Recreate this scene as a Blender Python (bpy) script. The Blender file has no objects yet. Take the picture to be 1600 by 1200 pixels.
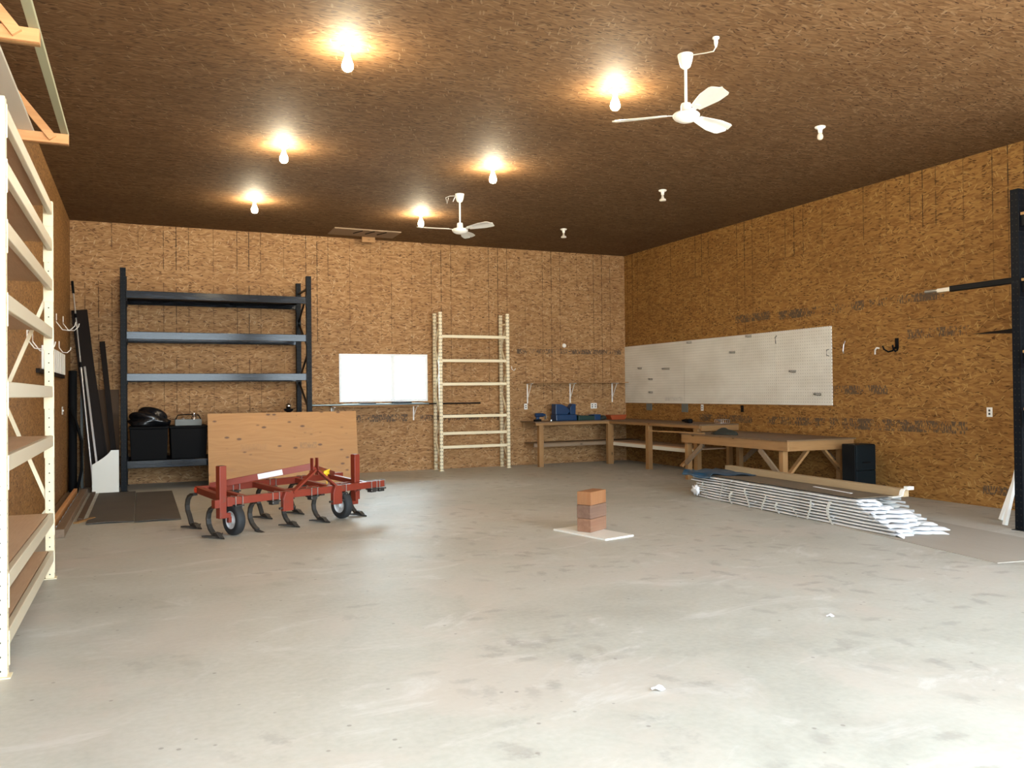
import bpy, bmesh, math, random
from math import pi, sin, cos, radians, tan, atan2, sqrt
from mathutils import Vector, Matrix, Euler
random.seed(7)
C = bpy.context.scene.collection
XL, XR, YB, H = -1.072, 9.707, 15.727, 4.461      # room: left wall, right wall, back wall, ceiling height
YF = -0.25                                          # front wall (behind the camera), with the vehicle door
# ------------------------------------------------------------------ node helpers
class V:
    """tiny expression wrapper around Math nodes"""
    def __init__(s, nt, sock): s.nt, s.s = nt, sock
    def _m(s, op, *a, clamp=False):
        n = s.nt.nodes.new('ShaderNodeMath'); n.operation = op; n.use_clamp = clamp
        for i, v in enumerate((s,) + a):
            if isinstance(v, V): s.nt.links.new(v.s, n.inputs[i])
            else: n.inputs[i].default_value = v
        return V(s.nt, n.outputs[0])
    def __add__(s, o): return s._m('ADD', o)
    def __sub__(s, o): return s._m('SUBTRACT', o)
    def __mul__(s, o): return s._m('MULTIPLY', o)
    def __truediv__(s, o): return s._m('DIVIDE', o)
    def gt(s, o): return s._m('GREATER_THAN', o)
    def lt(s, o): return s._m('LESS_THAN', o)
    def abs(s): return s._m('ABSOLUTE')
    def floor(s): return s._m('FLOOR')
    def fract(s): return s._m('FRACT')
    def mod(s, o): return s._m('FLOORED_MODULO', o)
    def mx(s, o): return s._m('MAXIMUM', o)
    def clamp(s): return s._m('ADD', 0.0, clamp=True)
def sstep(v, a, b):
    n = v.nt.nodes.new('ShaderNodeMapRange'); n.interpolation_type = 'SMOOTHSTEP'
    v.nt.links.new(v.s, n.inputs[0]); n.inputs[1].default_value = a; n.inputs[2].default_value = b
    return V(v.nt, n.outputs[0])
def mat(name, col=(0.8,0.8,0.8), rough=0.5, metal=0.0, spec=None, coat=0.0, emit=None, estr=0.0):
    m = bpy.data.materials.new(name); m.use_nodes = True
    b = m.node_tree.nodes['Principled BSDF']
    b.inputs['Base Color'].default_value = (*col, 1); b.inputs['Roughness'].default_value = rough
    b.inputs['Metallic'].default_value = metal
    if spec is not None: b.inputs['Specular IOR Level'].default_value = spec
    b.inputs['Coat Weight'].default_value = coat
    if emit: b.inputs['Emission Color'].default_value = (*emit, 1); b.inputs['Emission Strength'].default_value = estr
    return m
def objc(nt):
    t = nt.nodes.new('ShaderNodeTexCoord'); s = nt.nodes.new('ShaderNodeSeparateXYZ')
    nt.links.new(t.outputs['Object'], s.inputs[0])
    return t.outputs['Object'], [V(nt, s.outputs[i]) for i in range(3)]
def comb(nt, x, y, z=0.0):
    n = nt.nodes.new('ShaderNodeCombineXYZ')
    for i, v in enumerate((x, y, z)):
        if isinstance(v, V): nt.links.new(v.s, n.inputs[i])
        else: n.inputs[i].default_value = v
    return n.outputs[0]
def noise(nt, vec, scale=5.0, detail=3.0, rough=0.5, dist=0.0):
    n = nt.nodes.new('ShaderNodeTexNoise'); nt.links.new(vec, n.inputs['Vector'])
    n.inputs['Scale'].default_value = scale; n.inputs['Detail'].default_value = detail
    n.inputs['Roughness'].default_value = rough; n.inputs['Distortion'].default_value = dist
    return V(nt, n.outputs[0])
def voro(nt, vec, scale, feature='F1', out='Color', rnd=1.0):
    n = nt.nodes.new('ShaderNodeTexVoronoi'); n.feature = feature; nt.links.new(vec, n.inputs['Vector'])
    n.inputs['Scale'].default_value = scale; n.inputs['Randomness'].default_value = rnd
    return n.outputs[out]
def ramp(nt, fac, stops, interp='LINEAR'):
    n = nt.nodes.new('ShaderNodeValToRGB'); nt.links.new(fac.s if isinstance(fac, V) else fac, n.inputs[0])
    n.color_ramp.interpolation = interp; el = n.color_ramp.elements
    while len(el) < len(stops): el.new(0.5)
    for e, (p, c) in zip(el, stops): e.position = p; e.color = (*c, 1)
    return n.outputs[0]
def mixc(nt, fac, a, b, blend='MIX'):
    n = nt.nodes.new('ShaderNodeMix'); n.data_type = 'RGBA'; n.blend_type = blend
    for i, v in ((0, fac), (6, a), (7, b)):
        if isinstance(v, V): nt.links.new(v.s, n.inputs[i])
        elif hasattr(v, 'links'): nt.links.new(v, n.inputs[i])
        elif i == 0: n.inputs[0].default_value = v
        else: n.inputs[i].default_value = (*v, 1)
    return n.outputs[2]
def bump(nt, height, strength=0.3, dist=0.01):
    b = nt.nodes['Principled BSDF']; n = nt.nodes.new('ShaderNodeBump')
    n.inputs['Strength'].default_value = strength; n.inputs['Distance'].default_value = dist
    nt.links.new(height.s if isinstance(height, V) else height, n.inputs['Height']); nt.links.new(n.outputs[0], b.inputs['Normal'])
def setcol(nt, sock): nt.links.new(sock, nt.nodes['Principled BSDF'].inputs['Base Color'])
def gray(nt, sock):
    n = nt.nodes.new('ShaderNodeSeparateColor'); nt.links.new(sock, n.inputs[0]); return V(nt, n.outputs[0])

# ------------------------------------------------------------------ materials
def osb(name, u, v, tint=(1,1,1), rough=0.62, lines=None):
    """oriented strand board; u = strand axis, v = across, as indices into object xyz"""
    m = mat(name, rough=rough, spec=0.18); nt = m.node_tree; _, xyz = objc(nt)
    U, W = xyz[u], xyz[v]
    base = comb(nt, U, W, 0.0)
    wob = noise(nt, base, 5.0, 2.0)
    t = lambda c: tuple(a * b for a, b in zip(c, tint))
    def layer(a, su, sv, k, wb=0.03):
        x = U * cos(a) + W * sin(a); y = W * cos(a) - U * sin(a) + (wob - 0.5) * wb
        vv = comb(nt, (x * su) + k * 13.7, y * sv + k * 3.1, k * 2.7)
        return gray(nt, voro(nt, vv, 1.0)), vv
    r0, _ = layer(0.0, 8.0, 42.0, 0); r1, _ = layer(0.16, 11.0, 60.0, 1); r2, _ = layer(-0.2, 9.0, 50.0, 2)
    pick = gray(nt, voro(nt, comb(nt, U * 5.0, W * 14.0, 3.3), 1.0))
    r = r0 * pick.lt(0.4) + r1 * pick.gt(0.4) * pick.lt(0.72) + r2 * pick.gt(0.72)
    fine = noise(nt, comb(nt, U * 12.0, W * 90.0, 0.0), 1.0, 4.0, 0.6)
    r = r * 0.62 + fine * 0.75 - 0.19
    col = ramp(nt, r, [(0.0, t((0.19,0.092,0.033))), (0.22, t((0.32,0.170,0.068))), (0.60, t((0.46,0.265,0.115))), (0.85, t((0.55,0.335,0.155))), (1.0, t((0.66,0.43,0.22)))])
    # sparse dark slivers and pale strands lying at other angles
    for k, (a, su, sv, lo, c, f) in enumerate(((0.05, 15.0, 60.0, 0.10, (0.075,0.030,0.010), 0.8), (-0.5, 15.0, 62.0, 0.05, (0.09,0.036,0.012), 0.75), (0.55, 14.0, 60.0, 0.055, (0.12,0.05,0.017), 0.7),
                                              (1.2, 11.0, 62.0, -0.955, (0.74,0.53,0.30), 0.6), (-0.75, 10.0, 55.0, -0.955, (0.72,0.51,0.28), 0.6), (0.35, 9.0, 48.0, -0.94, (0.68,0.46,0.25), 0.55))):
        q, vv = layer(a, su, sv, 5 + k, 0.05)
        d = V(nt, voro(nt, vv, 1.0, 'F1', 'Distance'))
        mk = (q.lt(lo) if lo > 0 else q.gt(-lo)) * sstep(d, 0.52, 0.36)
        col = mixc(nt, mk * f, col, t(c))
    big = noise(nt, base, 0.9, 3.0)
    col = mixc(nt, sstep(big, 0.40, 0.66) * 0.22, col, t((0.26,0.13,0.045)))
    if lines: col = lines(nt, xyz, col)
    setcol(nt, col); bump(nt, r, 0.25, 0.004)
    return m
def wall_lines(u, period_off, flip, extra):
    """printed stud lines and smudged mill stamps on the wall sheets"""
    def f(nt, xyz, col):
        U, Z = xyz[u], xyz[2]
        q = (U * (-1.0 if flip else 1.0) + period_off)
        m = q.mod(1.222); cell = (q / 1.222).floor()
        tot = None
        for off, amp in ((0.02, 0.8), (0.225, 1.0), (0.43, 0.7), (0.84, 0.45)):
            l = sstep((m - off).abs(), 0.011, 0.004) * amp
            tot = l if tot is None else tot + l
        row = (Z / 1.22).floor()
        rn = gray(nt, voro(nt, comb(nt, cell * 1.0 + 0.5, row * 1.0 + 0.5, 7.7), 1.0, rnd=0.0))
        rnd = noise(nt, comb(nt, (m * 3.0).floor() + cell * 5.3, row * 3.7, 0.5), 1.31, 0.0)
        tot = tot * extra(nt, U, Z, rnd)
        brk = noise(nt, comb(nt, U * 2.0, Z * 9.0, 0.0), 1.0, 2.0)
        tot = tot * sstep(brk, 0.32, 0.52)
        col = mixc(nt, (tot * 0.95).clamp(), col, (0.045, 0.022, 0.008))
        # horizontal sheet joints
        j = sstep(((Z / 1.222).fract() - 0.5).abs(), 0.4935, 0.4975)
        jn = noise(nt, comb(nt, U * 0.7, (Z / 1.222 + 0.5).floor() * 7.0, 0.0), 1.0, 1.0)
        col = mixc(nt, j * sstep(jn, 0.45, 0.62) * 0.5, col, (0.07, 0.035, 0.012))
        return col
    return f
def stamps(nt, U, Z, col, bands):
    letters = noise(nt, comb(nt, U * 55.0, Z * 16.0, 0.0), 1.0, 1.0)
    blk = noise(nt, comb(nt, U * 4.0, Z * 2.0, 4.0), 1.0, 1.0)
    tot = None
    for (a, b, z0, z1) in bands:
        mm = U.gt(min(a, b)) * U.lt(max(a, b)) * Z.gt(z0) * Z.lt(z1)
        tot = mm if tot is None else tot + mm
    thr = letters + (blk - 0.5) * 0.75
    return mixc(nt, (tot * sstep(thr, 0.46, 0.56) * 0.85).clamp(), col, (0.07, 0.05, 0.035))
def back_extra(nt, U, Z, rnd):
    top = Z.gt(3.70) * (U.gt(0.2) + Z.gt(4.02) * U.lt(0.2))
    mid = Z.lt(3.47) * Z.gt(2.46); up = Z.gt(3.47) * Z.lt(3.70) * U.gt(2.6)
    low = Z.lt(2.16) * Z.gt(1.2) * (U.lt(3.0)) + Z.lt(2.44) * Z.gt(1.35) * U.gt(5.2)
    return (top + mid * 0.9 + up * 0.8 + low * 0.75) * sstep(rnd, 0.24, 0.36)
def right_extra(nt, U, Z, rnd):
    top = Z.gt(3.68) * 1.0
    far = Z.lt(3.68) * Z.gt(2.5) * U.gt(11.5)
    mid = Z.lt(3.68) * Z.gt(2.5) * U.lt(7.6) * 0.5
    return (top + far * 0.7 + mid) * sstep(rnd, 0.24, 0.36)
BANDS_B = [(3.4,4.75,0.96,1.10), (5.0,6.9,0.96,1.08), (7.1,9.6,2.30,2.40)]
BANDS_R = [(12.0,11.1,2.69,2.83), (10.9,9.1,2.66,2.80), (9.0,7.75,2.68,2.80), (8.35,7.4,2.18,2.31), (9.72,8.70,1.42,1.55), (13.1,11.6,0.92,1.05), (11.2,9.9,0.92,1.05), (9.80,7.45,0.90,1.06), (7.25,6.8,0.16,0.27)]
def lb(nt, xyz, col):
    col = wall_lines(0, 0.87, False, back_extra)(nt, xyz, col); return stamps(nt, xyz[0], xyz[2], col, BANDS_B)
def lr(nt, xyz, col):
    col = wall_lines(1, 9.28 + 0.24, True, right_extra)(nt, xyz, col); return stamps(nt, xyz[1], xyz[2], col, BANDS_R)
M_osb_back = osb('osb_back', 0, 2, tint=(0.77,0.735,0.72), lines=lb)
M_osb_right = osb('osb_right', 1, 2, tint=(0.62, 0.53, 0.33), lines=lr)
M_osb_left = osb('osb_left', 1, 2, tint=(0.58,0.50,0.38))
M_osb_front = osb('osb_front', 0, 2)
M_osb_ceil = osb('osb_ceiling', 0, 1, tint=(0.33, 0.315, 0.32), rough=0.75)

def concrete():
    m = mat('concrete', rough=0.5, spec=0.4); nt = m.node_tree; oc, xyz = objc(nt)
    b = comb(nt, xyz[0], xyz[1])
    n1 = noise(nt, b, 0.35, 5.0, 0.6, 0.6); n2 = noise(nt, b, 2.2, 6.0, 0.65, 0.4); n3 = noise(nt, b, 26.0, 4.0)
    f = n1 * 0.5 + n2 * 0.3 + n3 * 0.2
    col = ramp(nt, f, [(0.32, (0.31,0.298,0.256)), (0.47, (0.395,0.386,0.338)), (0.56, (0.44,0.432,0.385)), (0.70, (0.52,0.515,0.47))])
    hue = noise(nt, b, 0.8, 4.0, 0.6, 0.8)
    col = mixc(nt, sstep(hue, 0.46, 0.66) * 0.55, col, (0.475, 0.425, 0.375))
    # chalky swept streaks
    st = noise(nt, comb(nt, xyz[0] * 0.9 + xyz[1] * 0.4, xyz[1] * 1.6 - xyz[0] * 0.5), 1.0, 6.0, 0.7, 1.6)
    col = mixc(nt, sstep(st, 0.52, 0.72) * 0.42, col, (0.64, 0.63, 0.61))
    # boot prints: elongated cells kept only where a trodden mask says so
    for k, (a, s, th) in enumerate(((0.5, 1.9, 0.50), (1.5, 2.3, 0.50), (-0.35, 2.1, 0.55))):
        u = (xyz[0] * cos(a) + xyz[1] * sin(a)) * 2.1; w = (xyz[1] * cos(a) - xyz[0] * sin(a))
        vec = comb(nt, u + k * 5.1, w, k * 2.0)
        d = V(nt, voro(nt, vec, s * 1.3, 'F1', 'Distance')); c = gray(nt, voro(nt, vec, s * 1.3))
        rag = noise(nt, b, 34.0, 3.0)
        pr = sstep(d + (rag - 0.5) * 0.42, 0.34, 0.10) * c.gt(th)
        trod = sstep(noise(nt, b, 0.75, 3.0) + (xyz[0] * 0.035), 0.50, 0.66)
        col = mixc(nt, (pr * trod * 0.50).clamp(), col, (0.25, 0.23, 0.205))
    sc_ = noise(nt, comb(nt, xyz[0] * 9 + xyz[1] * 2, xyz[1] * 4 - xyz[0] * 2), 1.0, 6.0, 0.75)
    col = mixc(nt, sstep(sc_, 0.60, 0.72) * sstep(noise(nt, b, 0.8, 2.0) + (xyz[0] * 0.03), 0.5, 0.7) * 0.35, col, (0.27, 0.255, 0.23))
    sp = V(nt, voro(nt, b, 14.0, 'F1', 'Distance')); sc = gray(nt, voro(nt, b, 14.0))
    col = mixc(nt, sstep(sp, 0.20, 0.10) * sc.gt(0.93) * 0.6, col, (0.16, 0.14, 0.12))
    setcol(nt, col); bump(nt, n3, 0.06, 0.003)
    rr = nt.nodes.new('ShaderNodeMapRange'); nt.links.new(n2.s, rr.inputs[0]); rr.inputs[3].default_value = 0.36; rr.inputs[4].default_value = 0.60
    nt.links.new(rr.outputs[0], nt.nodes['Principled BSDF'].inputs['Roughness'])
    return m
M_conc = concrete()
def wood(name, axis, c0, c1, rough=0.6, knots=True, scale=1.0):
    m = mat(name, rough=rough, spec=0.3 if sum(c0) > 0.1 else 0.1); nt = m.node_tree; _, xyz = objc(nt)
    a = xyz[axis]; o = [xyz[i] for i in range(3) if i != axis]
    vec = comb(nt, a * 1.6 * scale, o[0] * 26 * scale, o[1] * 26 * scale)
    g = noise(nt, vec, 1.0, 5.0, 0.6, 0.8); big = noise(nt, comb(nt, a * 2, o[0] * 3, o[1] * 3), 1.0, 2.0)
    col = mixc(nt, (g * 1.1 + (big - 0.5) * 0.6 - 0.05).clamp(), c0, c1)
    if knots:
        kv = comb(nt, a * 3.0, o[0] * 6, o[1] * 6)
        d = V(nt, voro(nt, kv, 1.0, 'F1', 'Distance')); c = gray(nt, voro(nt, kv, 1.0))
        col = mixc(nt, sstep(d, 0.17, 0.08) * c.gt(0.62) * 0.75, col, tuple(x * 0.25 for x in c0))
    setcol(nt, col); bump(nt, g, 0.12, 0.003)
    return m
PC0, PC1 = (0.22, 0.108, 0.038), (0.38, 0.212, 0.085)
M_pine = [wood('pine_x', 0, PC0, PC1), wood('pine_y', 1, PC0, PC1), wood('pine_z', 2, PC0, PC1)]
M_oldpine = [wood('grey_pine_x', 0, (0.20,0.13,0.08), (0.28,0.20,0.125)), wood('grey_pine_y', 1, (0.14,0.09,0.055), (0.26,0.18,0.12)), wood('grey_pine_z', 2, (0.16,0.10,0.06), (0.30,0.21,0.13))]
M_orange = [wood('fir_x', 0, (0.55,0.24,0.09), (0.78,0.44,0.20)), wood('fir_y', 1, (0.55,0.24,0.09), (0.78,0.44,0.20)), wood('fir_z', 2, (0.50,0.2,0.07), (0.70,0.34,0.15))]
M_tan = wood('tan_beam', 1, (0.30,0.21,0.115), (0.42,0.31,0.18), knots=False)
M_darkwood = wood('dark_stained_wood', 2, (0.008,0.005,0.0035), (0.018,0.011,0.008), rough=0.5, knots=False)
M_cedar = wood('cedar', 0, (0.17,0.075,0.042), (0.33,0.185,0.115), knots=False)
M_cedar_dark = wood('cedar_weathered', 0, (0.11,0.058,0.04), (0.26,0.155,0.105), knots=False)
M_cedar_bright = wood('cedar_bright', 2, (0.23,0.088,0.032), (0.34,0.165,0.075), knots=False)
M_particle = wood('particle_board', 1, (0.42,0.27,0.16), (0.55,0.37,0.24), knots=False, scale=3)
M_benchtop = wood('bench_top', 0, (0.12,0.070,0.036), (0.21,0.130,0.072), rough=0.6, knots=False)
def plywood():
    m = mat('plywood', rough=0.5, spec=0.35); nt = m.node_tree; _, xyz = objc(nt)
    x, z = xyz[0], xyz[2]
    wv = noise(nt, comb(nt, x * 1.2, z * 3.2), 1.0, 2.0)
    g = noise(nt, comb(nt, x * 1.4, z * 26 + wv * 9), 1.0, 4.0, 0.55, 0.5)
    col = mixc(nt, (g * 1.5 - 0.25).clamp(), (0.36,0.165,0.046), (0.47,0.238,0.072))
    big = noise(nt, comb(nt, x * 2.5, z * 6.0), 1.0, 3.0)
    col = mixc(nt, sstep(big, 0.55, 0.75) * 0.4, col, (0.34, 0.17, 0.07))
    kv = comb(nt, x * 4.6, z * 9.5)
    d = V(nt, voro(nt, kv, 1.0, 'F1', 'Distance')); c = gray(nt, voro(nt, kv, 1.0))
    col = mixc(nt, sstep(d, 0.24, 0.10) * c.gt(0.15) * 0.85, col, (0.09, 0.04, 0.02))
    # faint factory stamp
    lt = noise(nt, comb(nt, x * 70, z * 18), 1.0, 1.0)
    st = x.gt(0.24) * x.lt(0.52) * z.gt(0.60) * z.lt(0.70) + x.gt(-0.72) * x.lt(-0.30) * z.gt(0.60) * z.lt(0.70) * 0.35
    col = mixc(nt, (st * sstep(lt, 0.35, 0.65) * 0.45).clamp(), col, (0.15, 0.10, 0.06))
    setcol(nt, col); return m
M_ply = plywood()
def pegboard():
    m = mat('pegboard', rough=0.42, spec=0.4); nt = m.node_tree; _, xyz = objc(nt)
    p = 0.0254 * 2
    y = ((xyz[1] / p).fract() - 0.5) * p; z = ((xyz[2] / p).fract() - 0.5) * p
    d = (y * y + z * z)._m('SQRT')
    dirt = noise(nt, comb(nt, xyz[1] * 1.2, xyz[2] * 1.6), 1.0, 5.0, 0.6)
    col = ramp(nt, dirt, [(0.3, (0.58,0.54,0.46)), (0.7, (0.73,0.70,0.62))])
    col = mixc(nt, sstep(d, 0.0062, 0.0038) * 0.9, col, (0.03, 0.025, 0.02))
    lt = noise(nt, comb(nt, xyz[1] * 40, xyz[2] * 14), 1.0, 1.0)
    st = xyz[1].gt(13.6) * xyz[1].lt(14.2) * xyz[2].gt(1.30) * xyz[2].lt(1.38)
    col = mixc(nt, (st * sstep(lt, 0.45, 0.55) * 0.35).clamp(), col, (0.2, 0.2, 0.2))
    setcol(nt, col); return m
M_peg = pegboard()
def steel_punched(name, col, hole, pitch, half, rough, axis_holes='both'):
    """painted steel upright with punched holes up its faces; object x,y measured from the post centre"""
    m = mat(name, col, rough=rough, spec=0.4 if sum(col) > 0.5 else 0.10); nt = m.node_tree; _, xyz = objc(nt)
    z = ((xyz[2] / pitch).fract() - 0.5) * pitch
    x = xyz[0]; y = xyz[1]
    g = nt.nodes.new('ShaderNodeNewGeometry'); s = nt.nodes.new('ShaderNodeSeparateXYZ'); nt.links.new(g.outputs['Normal'], s.inputs[0])
    nx = V(nt, s.outputs[0]).abs()
    lat = x * nx.lt(0.5) + y * nx.gt(0.5)
    lat = lat.abs() - half
    d = (lat * lat + z * z)._m('SQRT')
    f = sstep(d, hole * 1.15, hole * 0.85)
    wear = noise(nt, xyz[0].nt.nodes.new('ShaderNodeTexCoord').outputs['Object'], 14, 4)
    c2 = mixc(nt, sstep(wear, 0.62, 0.72) * 0.3, col, tuple(min(1, c * 0.6 + 0.02) for c in col))
    setcol(nt, mixc(nt, f, c2, (0.02, 0.018, 0.015)))
    return m
CREAM = (0.74, 0.635, 0.43)
M_cream = mat('cream_enamel', CREAM, rough=0.38, spec=0.5)
M_beamcream = mat('shaded_cream_enamel', (0.50,0.43,0.31), rough=0.42, spec=0.4)  # same cream, darkened in colour for the less lit side faces of the beams
M_cream_post = steel_punched('cream_post_steel', CREAM, 0.0055, 0.076, 0.0, 0.38)
M_cream_post2 = steel_punched('cream_slot_steel', CREAM, 0.009, 0.068, 0.017, 0.4)
M_black_post = steel_punched('black_post_steel', (0.004,0.005,0.007), 0.008, 0.066, 0.022, 0.45)
M_black = mat('black_enamel', (0.003,0.0035,0.005), rough=0.35, spec=0.14)
M_black_matt = mat('black_plastic', (0.0035,0.0035,0.004), rough=0.75, spec=0.12)
def wornbeam():
    m = mat('navy_enamel', (0.03,0.04,0.06), rough=0.14, spec=0.26); nt = m.node_tree; _, xyz = objc(nt)
    n = noise(nt, comb(nt, xyz[0] * 3, xyz[1] * 3, xyz[2] * 30), 1.0, 4.0)
    setcol(nt, mixc(nt, sstep(n, 0.5, 0.68), (0.004,0.005,0.008), (0.016,0.02,0.03)))
    return m
M_beam = wornbeam()
def painted(name, c, rough=0.4, worn=(0.12,0.06,0.04)):
    m = mat(name, c, rough=rough, spec=0.5); nt = m.node_tree; oc, xyz = objc(nt)
    n = noise(nt, oc, 9.0, 5.0, 0.65); n2 = noise(nt, oc, 2.0, 2.0)
    col = mixc(nt, sstep(n, 0.60, 0.70) * 0.6, c, worn)
    col = mixc(nt, sstep(n2, 0.45, 0.65) * 0.3, col, tuple(v * 0.6 for v in c))
    setcol(nt, col); return m
M_red = painted('red_paint', (0.215, 0.028, 0.012))
M_reflect = mat('red_reflector', (0.9, 0.08, 0.03), rough=0.3)
M_rubber = mat('rubber', (0.017,0.018,0.020), rough=0.7)
M_rim = painted('white_rim', (0.66,0.67,0.68), 0.35, (0.4,0.38,0.36))
M_iron = painted('worn_iron', (0.030,0.027,0.024), 0.45, (0.08,0.065,0.052))
M_zinc = mat('zinc', (0.60,0.60,0.60), rough=0.3, metal=0.9)
M_chrome = mat('chrome', (0.8,0.8,0.82), rough=0.12, metal=1.0)
M_white = mat('white_enamel', (0.78,0.76,0.70), rough=0.35)
M_whitepl = mat('white_plastic', (0.75,0.73,0.68), rough=0.4)
M_label = mat('white_decal', (0.72,0.68,0.66), rough=0.4)
M_yellow = mat('yellow_plastic', (0.75,0.50,0.02), rough=0.4)
def siding():
    m = mat('white_siding', (0.72,0.73,0.72), rough=0.33, spec=0.5); nt = m.node_tree; oc, xyz = objc(nt)
    n = noise(nt, comb(nt, xyz[0] * 6, xyz[1] * 1.5, xyz[2] * 6), 1.0, 5.0)
    setcol(nt, ramp(nt, n, [(0.3, (0.50,0.49,0.46)), (0.55, (0.72,0.72,0.71)), (0.75, (0.80,0.81,0.82))])); return m
M_siding = siding()
M_wrap = mat('white_wrap', (0.84,0.86,0.90), rough=0.3)
M_film = mat('milky_film', (0.55,0.56,0.53), rough=0.25)
M_tarp = mat('blue_tarp', (0.006,0.050,0.105), rough=0.35)
M_hardboard = wood('hardboard', 1, (0.12,0.09,0.06), (0.17,0.13,0.09), rough=0.7, knots=False)
M_floorboard = wood('pale_hardboard', 1, (0.325,0.292,0.245), (0.37,0.338,0.292), rough=0.6, knots=False)
M_mat = painted('rubber_mat', (0.085,0.072,0.058), 0.8, (0.14,0.12,0.10))
M_blue = mat('blue_plastic', (0.004,0.028,0.085), rough=0.35)
M_green = mat('dark_green_plastic', (0.008,0.03,0.022), rough=0.45)
M_orangep = mat('orange_plastic', (0.32,0.055,0.010), rough=0.45)
M_teal = mat('dark_teal_paint', (0.003,0.008,0.011), rough=0.4, spec=0.25)
M_teal_dark = mat('dark_side_paint', (0.003,0.004,0.005), rough=0.5, spec=0.2)
M_bag = mat('black_bag', (0.008,0.008,0.009), rough=0.22)
M_cardboard = mat('brown_card', (0.085,0.046,0.022), rough=0.8)
M_dirt = mat('dark_cloth', (0.018,0.020,0.014), rough=0.85)
M_steelgrey = mat('grey_steel', (0.22,0.27,0.27), rough=0.3, metal=0.85)
M_greyplate = mat('grey_plate', (0.12,0.125,0.11), rough=0.5)
M_socket = mat('socket_dark', (0.05,0.045,0.04), rough=0.5)
M_vinyl = mat('window_vinyl', (0.75,0.77,0.78), rough=0.35)
M_greenrail = mat('pale_green_paint', (0.34,0.34,0.22), rough=0.6)
M_flatcream = mat('melamine', (0.66,0.64,0.56), rough=0.35)
BULB = 240.0
M_bulb = mat('lit_bulb', (1,1,1), rough=0.4, emit=(1.0, 0.84, 0.58), estr=BULB)
M_bulb_off = mat('bulb_glass', (0.62,0.55,0.46), rough=0.2)
def glassmat():
    m = bpy.data.materials.new('window_glass'); m.use_nodes = True; nt = m.node_tree; nt.nodes.clear()
    o = nt.nodes.new('ShaderNodeOutputMaterial'); mx = nt.nodes.new('ShaderNodeMixShader'); t = nt.nodes.new('ShaderNodeBsdfTransparent'); g = nt.nodes.new('ShaderNodeBsdfGlossy')
    f = nt.nodes.new('ShaderNodeFresnel'); f.inputs[0].default_value = 1.45; t.inputs[0].default_value = (0.93,0.96,0.95,1); g.inputs['Roughness'].default_value = 0.02
    nt.links.new(f.outputs[0], mx.inputs[0]); nt.links.new(t.outputs[0], mx.inputs[1]); nt.links.new(g.outputs[0], mx.inputs[2]); nt.links.new(mx.outputs[0], o.inputs[0])
    return m
M_glass = glassmat()
def gravel():
    m = mat('outside_gravel', rough=0.9); nt = m.node_tree; oc, xyz = objc(nt)
    n = noise(nt, oc, 3.0, 6.0); setcol(nt, ramp(nt, n, [(0.3, (0.33,0.31,0.27)), (0.7, (0.48,0.46,0.42))])); return m
M_gravel = gravel()

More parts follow.
